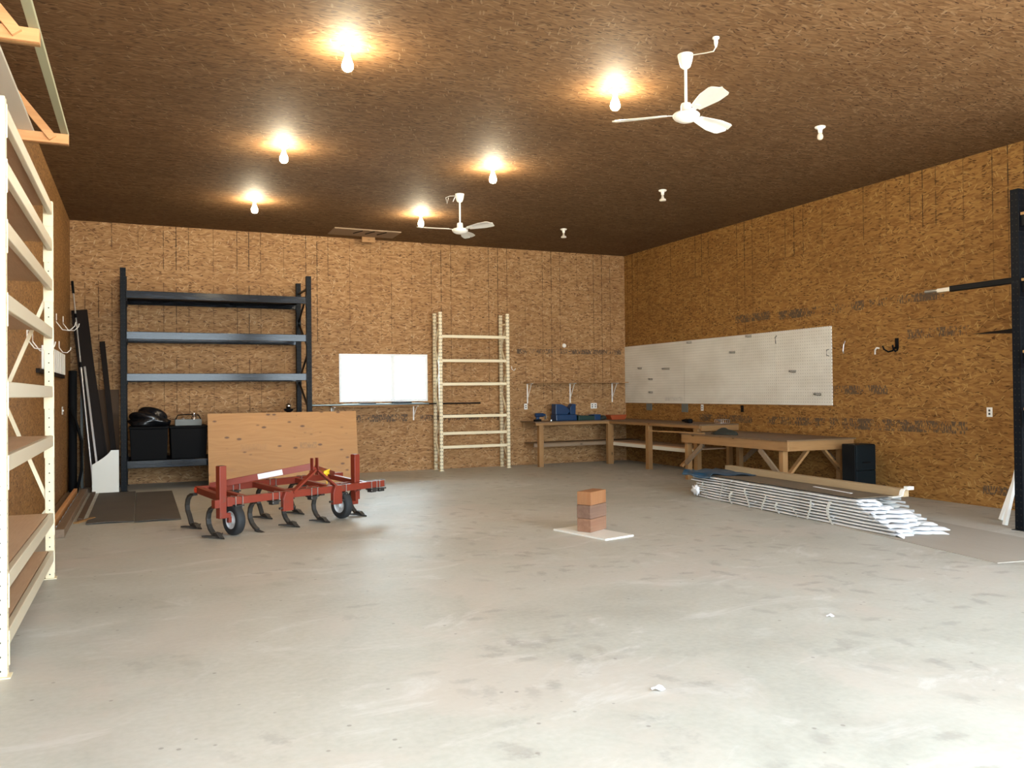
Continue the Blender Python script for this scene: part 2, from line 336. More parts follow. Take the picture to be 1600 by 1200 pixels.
# ------------------------------------------------------------------ mesh helpers
class B:
    def __init__(s): s.bm = bmesh.new()
    def box(s, c, d, rot=None):
        mt = Matrix.Translation(c) @ (rot.to_4x4() if rot is not None else Matrix.Identity(4)) @ Matrix.Diagonal((*d, 1))
        bmesh.ops.create_cube(s.bm, size=1.0, matrix=mt); return s
    def span(s, a, b):
        return s.box([(i + j) / 2 for i, j in zip(a, b)], [abs(i - j) for i, j in zip(a, b)])
    def bar(s, p, q, w, h, up=(0,0,1)):
        p, q = Vector(p), Vector(q); d = q - p; L = d.length; d.normalize(); up = Vector(up)
        if abs(d.dot(up)) > 0.98: up = Vector((0,1,0))
        x = d.cross(up).normalized(); z = x.cross(d).normalized()
        R = Matrix((x, d, z)).transposed()
        return s.box((p + q) / 2, (w, L, h), R)
    def cyl(s, p, q, r, seg=16, r2=None):
        p, q = Vector(p), Vector(q); d = q - p; L = d.length
        R = d.to_track_quat('Z', 'Y').to_matrix().to_4x4()
        bmesh.ops.create_cone(s.bm, cap_ends=True, segments=seg, radius1=r, radius2=r if r2 is None else r2, depth=L, matrix=Matrix.Translation((p + q) / 2) @ R); return s
    def sph(s, c, r, sc=(1,1,1), seg=20):
        bmesh.ops.create_uvsphere(s.bm, u_segments=seg, v_segments=seg // 2, radius=r, matrix=Matrix.Translation(c) @ Matrix.Diagonal((*sc, 1))); return s
    def tube(s, pts, r, seg=8):
        pts = [Vector(p) for p in pts]; rings = []
        for i, p in enumerate(pts):
            d = (pts[min(i + 1, len(pts) - 1)] - pts[max(i - 1, 0)]).normalized()
            q = d.to_track_quat('Z', 'Y'); rr = r[i] if isinstance(r, (list, tuple)) else r
            rings.append([s.bm.verts.new(p + q @ Vector((rr * cos(2 * pi * k / seg), rr * sin(2 * pi * k / seg), 0))) for k in range(seg)])
        for a, b in zip(rings, rings[1:]):
            for k in range(seg): s.bm.faces.new((a[k], a[(k + 1) % seg], b[(k + 1) % seg], b[k]))
        s.bm.faces.new(rings[0][::-1]); s.bm.faces.new(rings[-1]); return s
    def strip(s, pts, w, t, side=(0,1,0)):
        """flat bar of width w (along side) and thickness t following pts"""
        pts = [Vector(p) for p in pts]; side = Vector(side).normalized(); rings = []
        for i, p in enumerate(pts):
            d = (pts[min(i + 1, len(pts) - 1)] - pts[max(i - 1, 0)]).normalized(); n = d.cross(side).normalized()
            ww = w[i] if isinstance(w, (list, tuple)) else w
            rings.append([s.bm.verts.new(p + side * a * ww / 2 + n * b * t / 2) for a, b in ((-1,-1),(1,-1),(1,1),(-1,1))])
        for a, b in zip(rings, rings[1:]):
            for k in range(4): s.bm.faces.new((a[k], a[(k + 1) % 4], b[(k + 1) % 4], b[k]))
        s.bm.faces.new(rings[0][::-1]); s.bm.faces.new(rings[-1]); return s
    def lathe(s, prof, c=(0,0,0), seg=24, axis='z'):
        rings = []
        for r, h in prof:
            ring = []
            for k in range(seg):
                a = 2 * pi * k / seg; v = (r * cos(a), r * sin(a), h)
                if axis == 'x': v = (h, r * cos(a), r * sin(a))
                if axis == 'y': v = (r * cos(a), h, r * sin(a))
                ring.append(s.bm.verts.new(Vector(c) + Vector(v)))
            rings.append(ring)
        for a, b in zip(rings, rings[1:]):
            for k in range(seg): s.bm.faces.new((a[k], a[(k + 1) % seg], b[(k + 1) % seg], b[k]))
        s.bm.faces.new(rings[0][::-1]); s.bm.faces.new(rings[-1]); return s
    def prism(s, poly, o, e1, e2, e3):
        """polygon (a,b) in plane e1,e2 at o, extruded by e3"""
        o, e1, e2, e3 = map(Vector, (o, e1, e2, e3))
        f = [s.bm.verts.new(o + e1 * a + e2 * b) for a, b in poly]; g = [s.bm.verts.new(v.co + e3) for v in f]
        s.bm.faces.new(f[::-1]); s.bm.faces.new(g); n = len(f)
        for k in range(n): s.bm.faces.new((f[k], f[(k + 1) % n], g[(k + 1) % n], g[k]))
        return s
    def grid(s, fn, nu, nv, thick=None):
        vs = [[s.bm.verts.new(fn(i / nu, j / nv)) for j in range(nv + 1)] for i in range(nu + 1)]
        for i in range(nu):
            for j in range(nv): s.bm.faces.new((vs[i][j], vs[i + 1][j], vs[i + 1][j + 1], vs[i][j + 1]))
        return s
def obj(name, b, m, parent=None, label=None, bevel=0.0, smooth=False, solid=0.0, loc=None, rot=None):
    bmesh.ops.recalc_face_normals(b.bm, faces=b.bm.faces)
    me = bpy.data.meshes.new(name); b.bm.to_mesh(me); b.bm.free(); me.materials.append(m)
    o = bpy.data.objects.new(name, me); C.objects.link(o)
    if parent: o.parent = parent
    if loc is not None: o.location = loc
    if rot is not None: o.rotation_euler = rot
    if smooth:
        for p in me.polygons: p.use_smooth = True
        if smooth == 'auto':
            try:
                me.set_sharp_from_angle(angle=radians(35))
            except Exception: pass
    if solid:
        md = o.modifiers.new('solid', 'SOLIDIFY'); md.thickness = solid; md.offset = 0
    if bevel:
        md = o.modifiers.new('bevel', 'BEVEL'); md.width = bevel; md.segments = 2; md.limit_method = 'ANGLE'
    if label: o['label'] = label
    return o
def tag(o, label, cat, group=None, kind=None):
    if label: o['label'] = label
    if cat: o['category'] = cat
    if group: o['group'] = group
    if kind: o['kind'] = kind
    return o
def thing(name, label, cat, loc=(0,0,0), rotz=0.0, group=None):
    o = bpy.data.objects.new(name, None); C.objects.link(o); o.location = loc; o.rotation_euler = (0, 0, rotz); o.empty_display_size = 0.1
    return tag(o, label, cat, group)
def struct(name, b, m, parent=None, bevel=0.0):
    o = obj(name, b, m, parent, bevel=bevel)
    if not parent: o['kind'] = 'structure'
    return o
def dup(root, loc=None, rotz=None, label=None):
    r = root.copy(); C.objects.link(r)
    if loc is not None: r.location = loc
    if rotz is not None: r.rotation_euler = (0, 0, rotz)
    if label: r['label'] = label
    for ch in list(root.children):
        c = ch.copy(); C.objects.link(c); c.parent = r
        for g in list(ch.children):
            d = g.copy(); C.objects.link(d); d.parent = c
    return r
def vec(*a): return Vector(a)
def lerp(a, b, t): return Vector(a) * (1 - t) + Vector(b) * t

# ------------------------------------------------------------------ room
W = 0.14
struct('floor', B().span((XL - W, YF - W, -0.12), (XR + W, YB + W, 0.0)), M_conc)
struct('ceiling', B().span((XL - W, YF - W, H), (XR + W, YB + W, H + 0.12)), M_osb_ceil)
struct('wall_left', B().span((XL - W, YF, 0), (XL, YB, H)), M_osb_left)
struct('wall_right', B().span((XR, YF, 0), (XR + W, YB, H)), M_osb_right)
wx0, wx1, wz0, wz1 = 3.42, 5.16, 1.35, 2.265
b = B(); b.span((XL - W, YB, 0), (wx0, YB + W, H)); b.span((wx1, YB, 0), (XR + W, YB + W, H)); b.span((wx0, YB, 0), (wx1, YB + W, wz0)); b.span((wx0, YB, wz1), (wx1, YB + W, H))
struct('wall_back', b, M_osb_back)
DOORS = ((-0.9, 2.9), (3.9, 9.0)); dz = 4.1
b = B(); b.span((XL - W, YF - W, 0), (-0.9, YF, H)); b.span((2.9, YF - W, 0), (3.9, YF, H)); b.span((9.0, YF - W, 0), (XR + W, YF, H)); b.span((-0.9, YF - W, dz), (2.9, YF, H)); b.span((3.9, YF - W, dz), (9.0, YF, H))
struct('wall_front', b, M_osb_front)
for k, (d0, d1) in enumerate(DOORS):
    b = B(); b.span((d0 - 0.1, YF, 0), (d0, YF + 0.03, dz + 0.1)); b.span((d1, YF, 0), (d1 + 0.1, YF + 0.03, dz + 0.1)); b.span((d0, YF, dz), (d1, YF + 0.03, dz + 0.1))
    struct('trim_%d' % (k + 1), b, M_whitepl)
# window in the back wall
b = B(); t = 0.045
b.span((wx0, YB - 0.01, wz0), (wx0 + t, YB + 0.10, wz1)); b.span((wx1 - t, YB - 0.01, wz0), (wx1, YB + 0.10, wz1)); b.span((wx0 + t, YB - 0.01, wz0), (wx1 - t, YB + 0.10, wz0 + t)); b.span((wx0 + t, YB - 0.01, wz1 - t), (wx1 - t, YB + 0.10, wz1))
win = struct('window_1', b, M_vinyl)
obj('sash_bar', B().span((4.43, YB + 0.02, wz0 + t), (4.51, YB + 0.06, wz1 - t)), M_vinyl, win)
obj('pane', B().span((wx0 + t, YB + 0.035, wz0 + t), (4.43, YB + 0.041, wz1 - t)), M_glass, win)
obj('pane', B().span((4.51, YB + 0.035, wz0 + t), (wx1 - t, YB + 0.041, wz1 - t)), M_glass, win)
# ground outside
b = B(); b.span((-40, YB + W, -0.15), (40, 60, -0.05)); b.span((-40, -40, -0.15), (40, YF - W, -0.05))
g = struct('ground', b, M_gravel)

# ------------------------------------------------------------------ ceiling lamps
def lamp(kind, x, y, label, group):
    t = thing('ceiling_lamp', label, 'ceiling lamp', (x, y, H), group=group)
    obj('lamp_holder', B().lathe([(0.058,0.0),(0.060,-0.008),(0.052,-0.018),(0.030,-0.028),(0.024,-0.045),(0.023,-0.070),(0.020,-0.072)], seg=24), M_whitepl, t, smooth='auto')
    if kind == 'lit':
        obj('bulb', B().lathe([(0.014,-0.066),(0.022,-0.080),(0.030,-0.100),(0.043,-0.130),(0.048,-0.155),(0.045,-0.178),(0.032,-0.196),(0.012,-0.205),(0.001,-0.206)], seg=24), M_bulb, t, 'glowing light bulb', smooth=True)
    elif kind == 'bulb':
        obj('bulb', B().lathe([(0.014,-0.066),(0.020,-0.075),(0.030,-0.095),(0.034,-0.115),(0.030,-0.135),(0.016,-0.148),(0.001,-0.150)], seg=24), M_bulb_off, t, smooth=True)
    else:
        obj('bulb', B().lathe([(0.014,-0.066),(0.018,-0.100),(0.026,-0.125),(0.046,-0.135),(0.050,-0.150),(0.044,-0.162),(0.001,-0.165)], seg=24), M_bulb_off, t, smooth=True)
    return t
LG = 'lit bulbs on the ceiling'
for x, y, l in ((1.63, 7.06, 'glowing bulb on the ceiling, nearest of the left row of three'), (1.57, 10.15, 'glowing bulb on the ceiling, middle of the left row of three'), (1.59, 13.12, 'glowing bulb on the ceiling, farthest of the left row of three'),
                (4.27, 7.05, 'glowing bulb just left of the nearer ceiling fan'), (4.25, 10.12, 'glowing bulb on the ceiling between the two ceiling fans'), (4.25, 13.21, 'glowing bulb beside the left blade of the farther ceiling fan')):
    lamp('lit', x, y, l, LG)
UG = 'unlit bulb holders on the ceiling'
lamp('bulb', 7.02, 7.17, 'unlit small bulb in a white holder, nearest of the right row on the ceiling', UG)
lamp('flood', 7.05, 10.33, 'unlit flat-faced bulb in a white holder, middle of the right row on the ceiling', UG)
lamp('flood', 7.04, 13.47, 'unlit bulb in a white holder, farthest of the right row near the back wall', UG)

# ------------------------------------------------------------------ ceiling fans
def blade(b, R0, R1, pitch):
    n = 14; top = []; bot = []
    pts = []
    for i in range(n + 1):
        f = i / n; r = R0 + (R1 - R0) * f
        w = 0.045 + 0.045 * min(1, f / 0.55)
        if f > 0.86: w *= sqrt(max(0.02, 1 - ((f - 0.86) / 0.14) ** 2))
        pts.append((r, w))
    rings = []
    for r, w in pts:
        row = []
        for (c, dz) in ((-1, 0), (-0.45, 0.004), (-0.2, 0.010), (0.2, 0.010), (0.45, 0.004), (1, 0)):
            y = c * w; z = dz + y * tan(pitch); row.append((r, y, z))
        rings.append(([b.bm.verts.new(p) for p in row], [b.bm.verts.new((p[0], p[1], p[2] - 0.003)) for p in row]))
    for (a, a2), (c, c2) in zip(rings, rings[1:]):
        for k in range(5):
            b.bm.faces.new((a[k], a[k + 1], c[k + 1], c[k])); b.bm.faces.new((a2[k], c2[k], c2[k + 1], a2[k + 1]))
        b.bm.faces.new((a[0], c[0], c2[0], a2[0])); b.bm.faces.new((a[5], a2[5], c2[5], c[5]))
    for (a, a2) in (rings[0], rings[-1]):
        for k in range(5): b.bm.faces.new((a[k], a2[k], a2[k + 1], a[k + 1]))
    return b
def fan(x, y, label, rot):
    t = thing('ceiling_fan', label, 'ceiling fan', (x, y, H), group='white ceiling fans')
    obj('canopy', B().lathe([(0.010,0.0),(0.068,-0.003),(0.068,-0.015),(0.060,-0.06),(0.044,-0.11),(0.028,-0.125),(0.016,-0.13)], seg=28), M_white, t, smooth='auto')
    obj('rod', B().cyl((0,0,-0.12), (0,0,-0.45), 0.013), M_white, t, smooth='auto')
    obj('motor', B().lathe([(0.018,-0.43),(0.040,-0.435),(0.045,-0.45),(0.048,-0.50),(0.060,-0.515),(0.105,-0.522),(0.118,-0.535),(0.118,-0.55),(0.104,-0.57),(0.070,-0.59),(0.030,-0.60),(0.002,-0.602)], seg=32), M_white, t, smooth='auto')
    for k in range(3):
        bl = obj('blade', blade(B(), 0.17, 0.655, radians(-13)), M_white, t, smooth='auto')
        bl.location = (0, 0, -0.53); bl.rotation_euler = (0, 0, radians(rot + 120 * k))
        br = B(); br.strip([(0.09, 0, -0.005), (0.16, 0, 0.0), (0.24, 0, 0.004)], [0.05, 0.04, 0.075], 0.006, side=(0, 1, -0.2))
        obj('blade_bracket', br, M_white, bl)
    return t
f1 = fan(4.40, 6.07, 'nearer white three-blade ceiling fan, on a rod right of a glowing bulb', 20)
b = B(); b.lathe([(0.012,0.0),(0.030,-0.004),(0.030,-0.014),(0.018,-0.022),(0.018,-0.05),(0.008,-0.085),(0.005,-0.09)], c=(0.02, -0.40, 0.0), seg=16)
b.tube([(0.02,-0.40,-0.085),(0.025,-0.36,-0.105),(0.02,-0.27,-0.085),(0.01,-0.17,-0.06),(0.0,-0.055,-0.03)], 0.005)
obj('supply_cable', b, M_white, f1, smooth='auto')
f2 = fan(4.35, 11.64, 'farther white three-blade ceiling fan, hanging above the window', 55)
b = B(); b.tube([(-0.06,0.02,-0.03),(-0.12,0.1,-0.02),(-0.17,0.14,-0.04),(-0.15,0.14,-0.13),(-0.13,0.13,-0.04)], 0.004)
b.tube([(-0.06,0.02,-0.04),(-0.10,0.02,-0.12),(-0.07,0.02,-0.05)], 0.004)
obj('supply_cable', b, M_white, f2, smooth='auto')

# attic hatch
t = thing('attic_hatch', 'wooden attic hatch frame standing slightly proud of the ceiling near the back wall', 'hatch', (3.76, 15.05, H))
b = B(); b.span((-0.61,-0.30,-0.022),(0.61,0.30,0.0)); obj('hatch_board', b, M_oldpine[0], t, bevel=0.003)
for k in range(3): obj('hatch_slat', B().box((-0.15 + 0.22 * k, -0.12, -0.028), (0.012, 0.3, 0.014), Matrix.Rotation(radians(20), 3, 'Z')), M_darkwood, t)
tag(obj('wood_block', B().span((3.80, 15.40, H - 0.115), (4.05, 15.45, H)), M_pine[0], bevel=0.003), 'pale square of board hanging from the ceiling just behind the attic hatch', 'board')

# ------------------------------------------------------------------ racks
def upright_frame(t, x, yf, yb, h, post, pm, bm_, plane='y', braces=6, plate=True, nodes=None):
    """one frame: front post and rear post standing in the y direction (plane 'y') or x direction"""
    for v in (yf, yb):
        p = (x, v) if plane == 'y' else (v, x)
        q = B()
        w = post
        q.span((-w/2, -w/2, 0.006), (w/2, w/2, h))
        o = obj('upright_post', q, pm, t, bevel=0.004, loc=(p[0], p[1], 0))
        if plate:
            obj('foot_plate', B().span((-w*0.75, -w*0.75, 0), (w*0.75, w*0.75, 0.006)), bm_, o)
    zs = [0.15 + (h - 0.35) * k / braces for k in range(braces + 1)]
    if nodes: zs, braces = nodes, len(nodes) - 1
    for k in range(braces):
        a, c = (yf, yb) if k % 2 == 0 else (yb, yf)
        if nodes: a, c = c, a
        P = (x, a, zs[k]); Q = (x, c, zs[k + 1])
        if plane == 'x': P = (a, x, zs[k]); Q = (c, x, zs[k + 1])
        obj('brace', B().bar(P, Q, 0.028, 0.028), bm_, t)
    for z in (0.15, h - 0.2):
        P = (x, yf, z); Q = (x, yb, z)
        if plane == 'x': P = (yf, x, z); Q = (yb, x, z)
        obj('brace', B().bar(P, Q, 0.028, 0.028), bm_, t)
def beam_x(t, x0, x1, y, z, hgt, thk, m, end=0.14):
    o = obj('beam', B().span((x0, y - thk/2, z - hgt/2), (x1, y + thk/2, z + hgt/2)), m, t, bevel=0.004)
    b = B()
    for x in (x0, x1): b.span((x - 0.004, y - thk/2 - 0.006, z - end), (x + 0.004, y + thk/2, z + 0.05))
    return o
# navy pallet rack by the back wall
t = thing('pallet_rack', 'tall dark navy pallet rack standing empty against the back wall, left of the window', 'storage rack', (0, 0, 0))
RX0, RX1, RY0, RY1 = -0.25, 2.65, 14.58, 15.60
upright_frame(t, RX0, RY0, RY1, 3.54, 0.085, M_black_post, M_black)
upright_frame(t, RX1, RY0, RY1, 3.54, 0.085, M_black_post, M_black)
for z in (3.12, 2.47, 1.805, 0.42):
    for y in (RY0 - 0.02, RY1):
        o = obj('beam', B().span((RX0 + 0.045, y - 0.022, z - 0.06), (RX1 - 0.045, y + 0.022, z + 0.06)), M_beam, t, bevel=0.006)
        for x in (RX0 + 0.048, RX1 - 0.048): obj('end_plate', B().span((x - 0.004, y - 0.05, z - 0.10), (x + 0.004, y + 0.03, z + 0.08)), M_black, o)
obj('deck', B().span((RX0 + 0.06, RY0 + 0.01, 3.135), (RX1 - 0.06, RY1 - 0.03, 3.155)), M_black_matt, t, 'black deck panel on the top level')
obj('deck', B().span((RX0 + 0.06, RY0 + 0.01, 0.455), (RX1 - 0.06, RY1 - 0.03, 0.475)), M_black_matt, t, 'black deck panel on the lowest level')
# black pallet rack at the right edge
t = thing('pallet_rack', 'tall black pallet rack with wooden decks at the right edge of the view', 'storage rack', (0, 0, 0))
for y in (5.86, 3.1): upright_frame(t, y, 8.44, 9.60, 3.58, 0.095, M_black_post, M_black, plane='x', braces=7)
for z in (3.24, 2.55, 1.80, 1.20):
    for x in (8.43, 9.60):
        o = obj('beam', B().span((x - 0.025, 3.15, z - 0.06), (x + 0.025, 5.81, z + 0.055)), M_black, t, bevel=0.005)
        for y in (3.153, 5.807): obj('end_plate', B().span((x - 0.05, y - 0.004, z - 0.11), (x + 0.04, y + 0.004, z + 0.08)), M_black, o)
    obj('deck', B().span((8.40, 3.16, z + 0.057), (9.64, 5.80, z + 0.085)), M_pine[1], t, 'wooden deck board', bevel=0.002)
obj('frame_tie', B().span((8.49, 5.845, 2.07), (9.55, 5.875, 2.11)), M_black, t)
obj('frame_tie', B().span((8.49, 3.085, 2.07), (9.55, 3.115, 2.11)), M_black, t)
# long pieces lying on it
t = thing('metal_pole', 'long dark metal pole with a shiny tip sticking out of the black rack', 'pole', (8.8, 0, 0))
obj('pole_body', B().bar((0, 3.3, 2.675), (0, 6.95, 2.675), 0.055, 0.07), M_black, t, bevel=0.01)
b = B(); b.bar((0, 6.94, 2.672), (0, 7.12, 2.672), 0.05, 0.05); b.cyl((0, 7.1, 2.675), (0, 7.30, 2.68), 0.018)
obj('pole_tip', b, M_zinc, t, 'shiny metal tip', bevel=0.004)
b = B(); b.prism([(3.0, 0), (6.3, 0), (6.87, 0.03), (6.4, 0.055), (3.0, 0.055)], (9.06, 0, 2.11), (0,1,0), (0,0,1), (0.09,0,0))
tag(obj('dark_plank', b, M_darkwood, bevel=0.003), 'dark thin plank with a pointed end beside the black rack post, below the long pole', 'plank')

# cream rack at the left edge
t = thing('shelving_rack', 'large cream steel shelving rack with particle board decks at the left edge of the view', 'storage rack')
LX, LXr, LY0, LY1, LH = -0.695, -1.032, 5.24, 7.91, 3.13
for y in (LY0, LY1): upright_frame(t, y, LX, LXr, LH, 0.066, M_cream_post, M_cream, plane='x', nodes=(0.12, 0.60, 1.50, 2.38, 2.95))
for z in (3.06, 2.76, 2.43, 2.03, 1.545, 1.14, 0.50, 0.19):
    for x, s in ((LX + 0.012, 1), (LXr, -1)):
        o = obj('beam', B().span((x - 0.018, LY0 + 0.034, z - 0.045), (x + 0.018, LY1 - 0.034, z + 0.045)), M_beamcream, t, bevel=0.005)
        for y in (LY0 + 0.034, LY1 - 0.034):
            obj('end_plate', B().span((x - 0.05, y - 0.004, z - 0.14), (x + 0.025, y + 0.004, z + 0.045)), M_cream, o, bevel=0.002)
    obj('deck', B().span((LXr + 0.02, LY0 + 0.04, z + 0.025), (LX - 0.012, LY1 - 0.04, z + 0.044)), M_particle, t, 'brown particle board deck')
t = thing('hanging_strap', 'dark strap hanging on a white loop from the nearest cream post', 'strap', (-0.716, 5.20, 0))
obj('webbing', B().span((-0.012, -0.022, 1.22), (0.012, 0.004, 1.70)), M_black_matt, t, bevel=0.004)
obj('loop', B().tube([(0, -0.008, 1.69), (-0.012, -0.012, 1.73), (0, -0.008, 1.76), (0.012, -0.012, 1.73), (0, -0.008, 1.69)], 0.004), M_whitepl, t, smooth='auto')
# narrow cream rack against the back wall
t = thing('shelving_rack', 'narrow cream steel rack like a ladder, without decks, right of the window', 'storage rack', (0,0,0))
for x in (5.285, 6.70): upright_frame(t, x, 15.30, 15.64, 3.07, 0.062, M_cream_post2, M_cream, braces=6)
for z in (2.60, 2.13, 1.675, 1.05, 0.72, 0.455):
    o = obj('beam', B().span((5.315, 15.285, z - 0.028), (6.67, 15.315, z + 0.028)), M_cream, t, bevel=0.004)
    for x in (5.317, 6.668): obj('end_plate', B().span((x - 0.003, 15.265, z - 0.09), (x + 0.003, 15.325, z + 0.03)), M_cream, o)

# wall brackets high on the left wall
for k, (y, l) in enumerate(((6.30, 'nearer wooden lumber bracket high on the left wall, cut by the left edge'), (8.72, 'farther wooden lumber bracket high on the left wall, its end lit'))):
    t = thing('lumber_bracket', l, 'bracket', (XL, y, 3.88), group='wooden brackets high on the left wall')
    obj('arm', B().span((0.0, -0.045, -0.045), (0.475, -0.007, 0.045)), M_orange[0], t, bevel=0.003)
    obj('arm', B().span((0.0, 0.007, -0.045), (0.475, 0.045, 0.045)), M_pine[0], t, bevel=0.003)
    obj('diagonal_brace', B().bar((0.012, -0.064, 0.42), (0.35, -0.064, -0.01), 0.036, 0.07), M_orange[0], t, bevel=0.003)
b = B(); b.span((-0.66, 4.6, 3.926), (-0.60, 8.80, 3.965))
tag(obj('long_board', b, M_greenrail, bevel=0.003), 'long pale green board laid over the wall brackets, outermost', 'board')
b = B(); b.span((-1.06, 4.6, 3.926), (-0.88, 8.79, 3.955))
tag(obj('long_board', b, M_flatcream, bevel=0.003), 'long wide grey board laid over the wall brackets next to the wall', 'board')

# ------------------------------------------------------------------ stuff on/around the navy rack
def bin_(x0, x1, label):
    t = thing('storage_tote', label, 'tote', ((x0 + x1) / 2, 15.02, 0.476)); w = x1 - x0
    b = B(); P = [(-w/2 + .02, 0), (w/2 - .02, 0), (w/2, 0.50), (-w/2, 0.50)]; b.prism(P, (0, -0.38, 0), (1,0,0), (0,0,1), (0,0.76,0))
    obj('tub', b, M_black_matt, t, bevel=0.015)
    obj('lid', B().span((-w/2 - 0.012, -0.395, 0.50), (w/2 + 0.012, 0.395, 0.535)), M_black_matt, t, bevel=0.01)
    return t
bin_(-0.17, 0.40, 'black storage tote on the lowest rack level, under the black bag')
bin_(0.43, 1.0, 'black storage tote on the lowest rack level, right, beside the plywood sheet')
# black bag
b = B(); bmesh.ops.create_icosphere(b.bm, subdivisions=4, radius=1.0)
rr = random.Random(3); ph = [(rr.uniform(2,7), rr.uniform(2,7), rr.uniform(2,7), rr.uniform(0,6)) for _ in range(9)]
for v in b.bm.verts:
    d = v.co.normalized(); s = 1 + 0.07 * sum(sin(a*d.x + c*d.y + e*d.z + f) for a, c, e, f in ph) / 2
    v.co = Vector((d.x * 0.27 * s, d.y * 0.26 * s, max(-0.11, d.z * 0.19 * s)))
    if d.z < -0.1: v.co.x *= 1.25; v.co.y *= 1.15
tag(obj('trash_bag', b, M_bag, smooth=True, loc=(0.13, 14.98, 1.013 + 0.112)), 'glossy black plastic bag on top of the left tote', 'bag')
t = thing('tool_caddy', 'clear and chrome caddy with a silver lid standing on the right tote', 'caddy', (0.72, 14.98, 1.011))
b = B(); b.span((-0.20,-0.13,0),(0.20,0.13,0.012)); 
for s in (-1, 1): b.span((-0.20, s*0.13 - 0.006, 0), (0.20, s*0.13 + 0.006, 0.10)); b.span((s*0.20 - 0.006, -0.13, 0), (s*0.20 + 0.006, 0.13, 0.10))
obj('tray', b, M_greyplate, t)
obj('handle', B().tube([(-0.2,0,0.09),(-0.16,0,0.17),(0,0,0.18),(0.16,0,0.17),(0.2,0,0.09)], 0.009), M_black_matt, t)
obj('jar', B().lathe([(0.04,0.012),(0.045,0.03),(0.045,0.13),(0.035,0.15),(0.038,0.155),(0.038,0.20),(0.001,0.205)], c=(0.09,-0.05,0), seg=18), M_chrome, t, 'chrome canister', smooth='auto')
obj('jar', B().lathe([(0.03,0.012),(0.03,0.10),(0.02,0.12),(0.001,0.12)], c=(-0.08,-0.05,0), seg=18), M_zinc, t, smooth='auto')
t = thing('ball_post', 'shiny grey ball on a black stand showing above the plywood sheet', 'ball', (2.36, 14.95, 0.476))
obj('stand', B().lathe([(0.08,0),(0.08,0.02),(0.03,0.04),(0.03,0.72),(0.075,0.75),(0.08,0.78),(0.001,0.79)]), M_black_matt, t, smooth='auto')
obj('ball', B().sph((0,0,0.83), 0.052), M_chrome, t, smooth=True)
# plywood sheet leaning on the rack
b = B(); b.span((-1.22,-0.009,0),(1.22,0.009,1.22))
tag(obj('plywood_sheet', b, M_ply, loc=(2.21, 14.27, 0.0), rot=(radians(-9), 0, 0)), 'large knotty plywood sheet leaning upright behind the red cultivator', 'plywood')

# ------------------------------------------------------------------ things leaning in the left corner
def lean_board(name, label, cat, top, bot, w, th, m):
    t = Vector(top); q = Vector(bot); d = (t - q).normalized(); x = Vector((1,0,0)); x = (x - d * x.dot(d)).normalized(); y = d.cross(x)
    R = Matrix((x, y, d)).transposed()
    o = obj(name, B().span((-w/2, -th/2, 0), (w/2, th/2, (t - q).length)), m, loc=q, rot=R.to_euler(), bevel=0.003)
    return tag(o, label, cat)
lean_board('dark_board', 'wide dark brown board leaning in the left back corner, behind the thin silver pole', 'board', (-0.93, 15.64, 2.95), (-0.60, 15.13, 0.01), 0.24, 0.022, M_darkwood)
lean_board('dark_board', 'narrow dark brown board leaning by itself left of the navy rack', 'board', (-0.59, 15.66, 2.43), (-0.36, 15.22, 0.01), 0.085, 0.04, M_darkwood)
lean_board('dark_board', 'long thin dark strip beside the right edge of the wide dark board', 'board', (-0.78, 15.64, 2.35), (-0.46, 15.28, 0.01), 0.05, 0.02, M_darkwood)
t = thing('extension_pole', 'thin silver telescopic pole with a black tip leaning into the left back corner', 'pole', (0,0,0))
A_, Z_ = vec(-1.03, 15.60, 3.42), vec(-0.70, 14.95, 0.0)
L_ = lambda f: A_.lerp(Z_, f)
obj('tip', B().cyl(L_(0), L_(0.06), 0.020), M_black_matt, t, smooth='auto')
obj('upper_tube', B().cyl(L_(0.06), L_(0.40), 0.012), M_zinc, t, smooth='auto')
obj('clamp_collar', B().cyl(L_(0.16), L_(0.18), 0.02).cyl(L_(0.395), L_(0.42), 0.024), M_black_matt, t, smooth='auto')
obj('lower_tube', B().cyl(L_(0.42), L_(0.995), 0.018), M_zinc, t, smooth='auto')
b = B(); b.span((-0.915, 15.50, 0.0), (-0.875, 15.54, 1.99))
st = obj('strut_channel', b, M_greyplate); tag(st, 'upright grey slotted steel strut standing in the left back corner', 'strut')
lean_board('white_trim', 'white metal trim leaning right of the grey strut, ending above the dark board', 'trim', (-0.84, 15.35, 2.0), (-0.60, 14.83, 0.0), 0.032, 0.02, M_zinc)
lean_board('cardboard_sheet', 'brown cardboard sheet standing behind the poles in the left back corner', 'cardboard', (-0.60, 15.69, 1.62), (-0.60, 15.58, 0.0), 0.52, 0.012, M_cardboard)
b = B(); b.cyl((-0.99, 14.9, 0.0), (-1.0, 15.2, 1.92), 0.06, 20)
tag(obj('rolled_mat', b, M_black_matt, smooth='auto'), 'black rolled mat standing against the left wall near the corner', 'mat')
b = B(); b.tube([(-0.93,14.75,0.0),(-0.86,14.8,0.35),(-0.86,14.85,0.8),(-0.95,14.9,1.15),(-1.035,14.95,1.35)], 0.022)
tag(obj('black_hose', b, M_black_matt, smooth=True), 'curved black hose leaning on the left wall beside the rolled mat', 'hose')
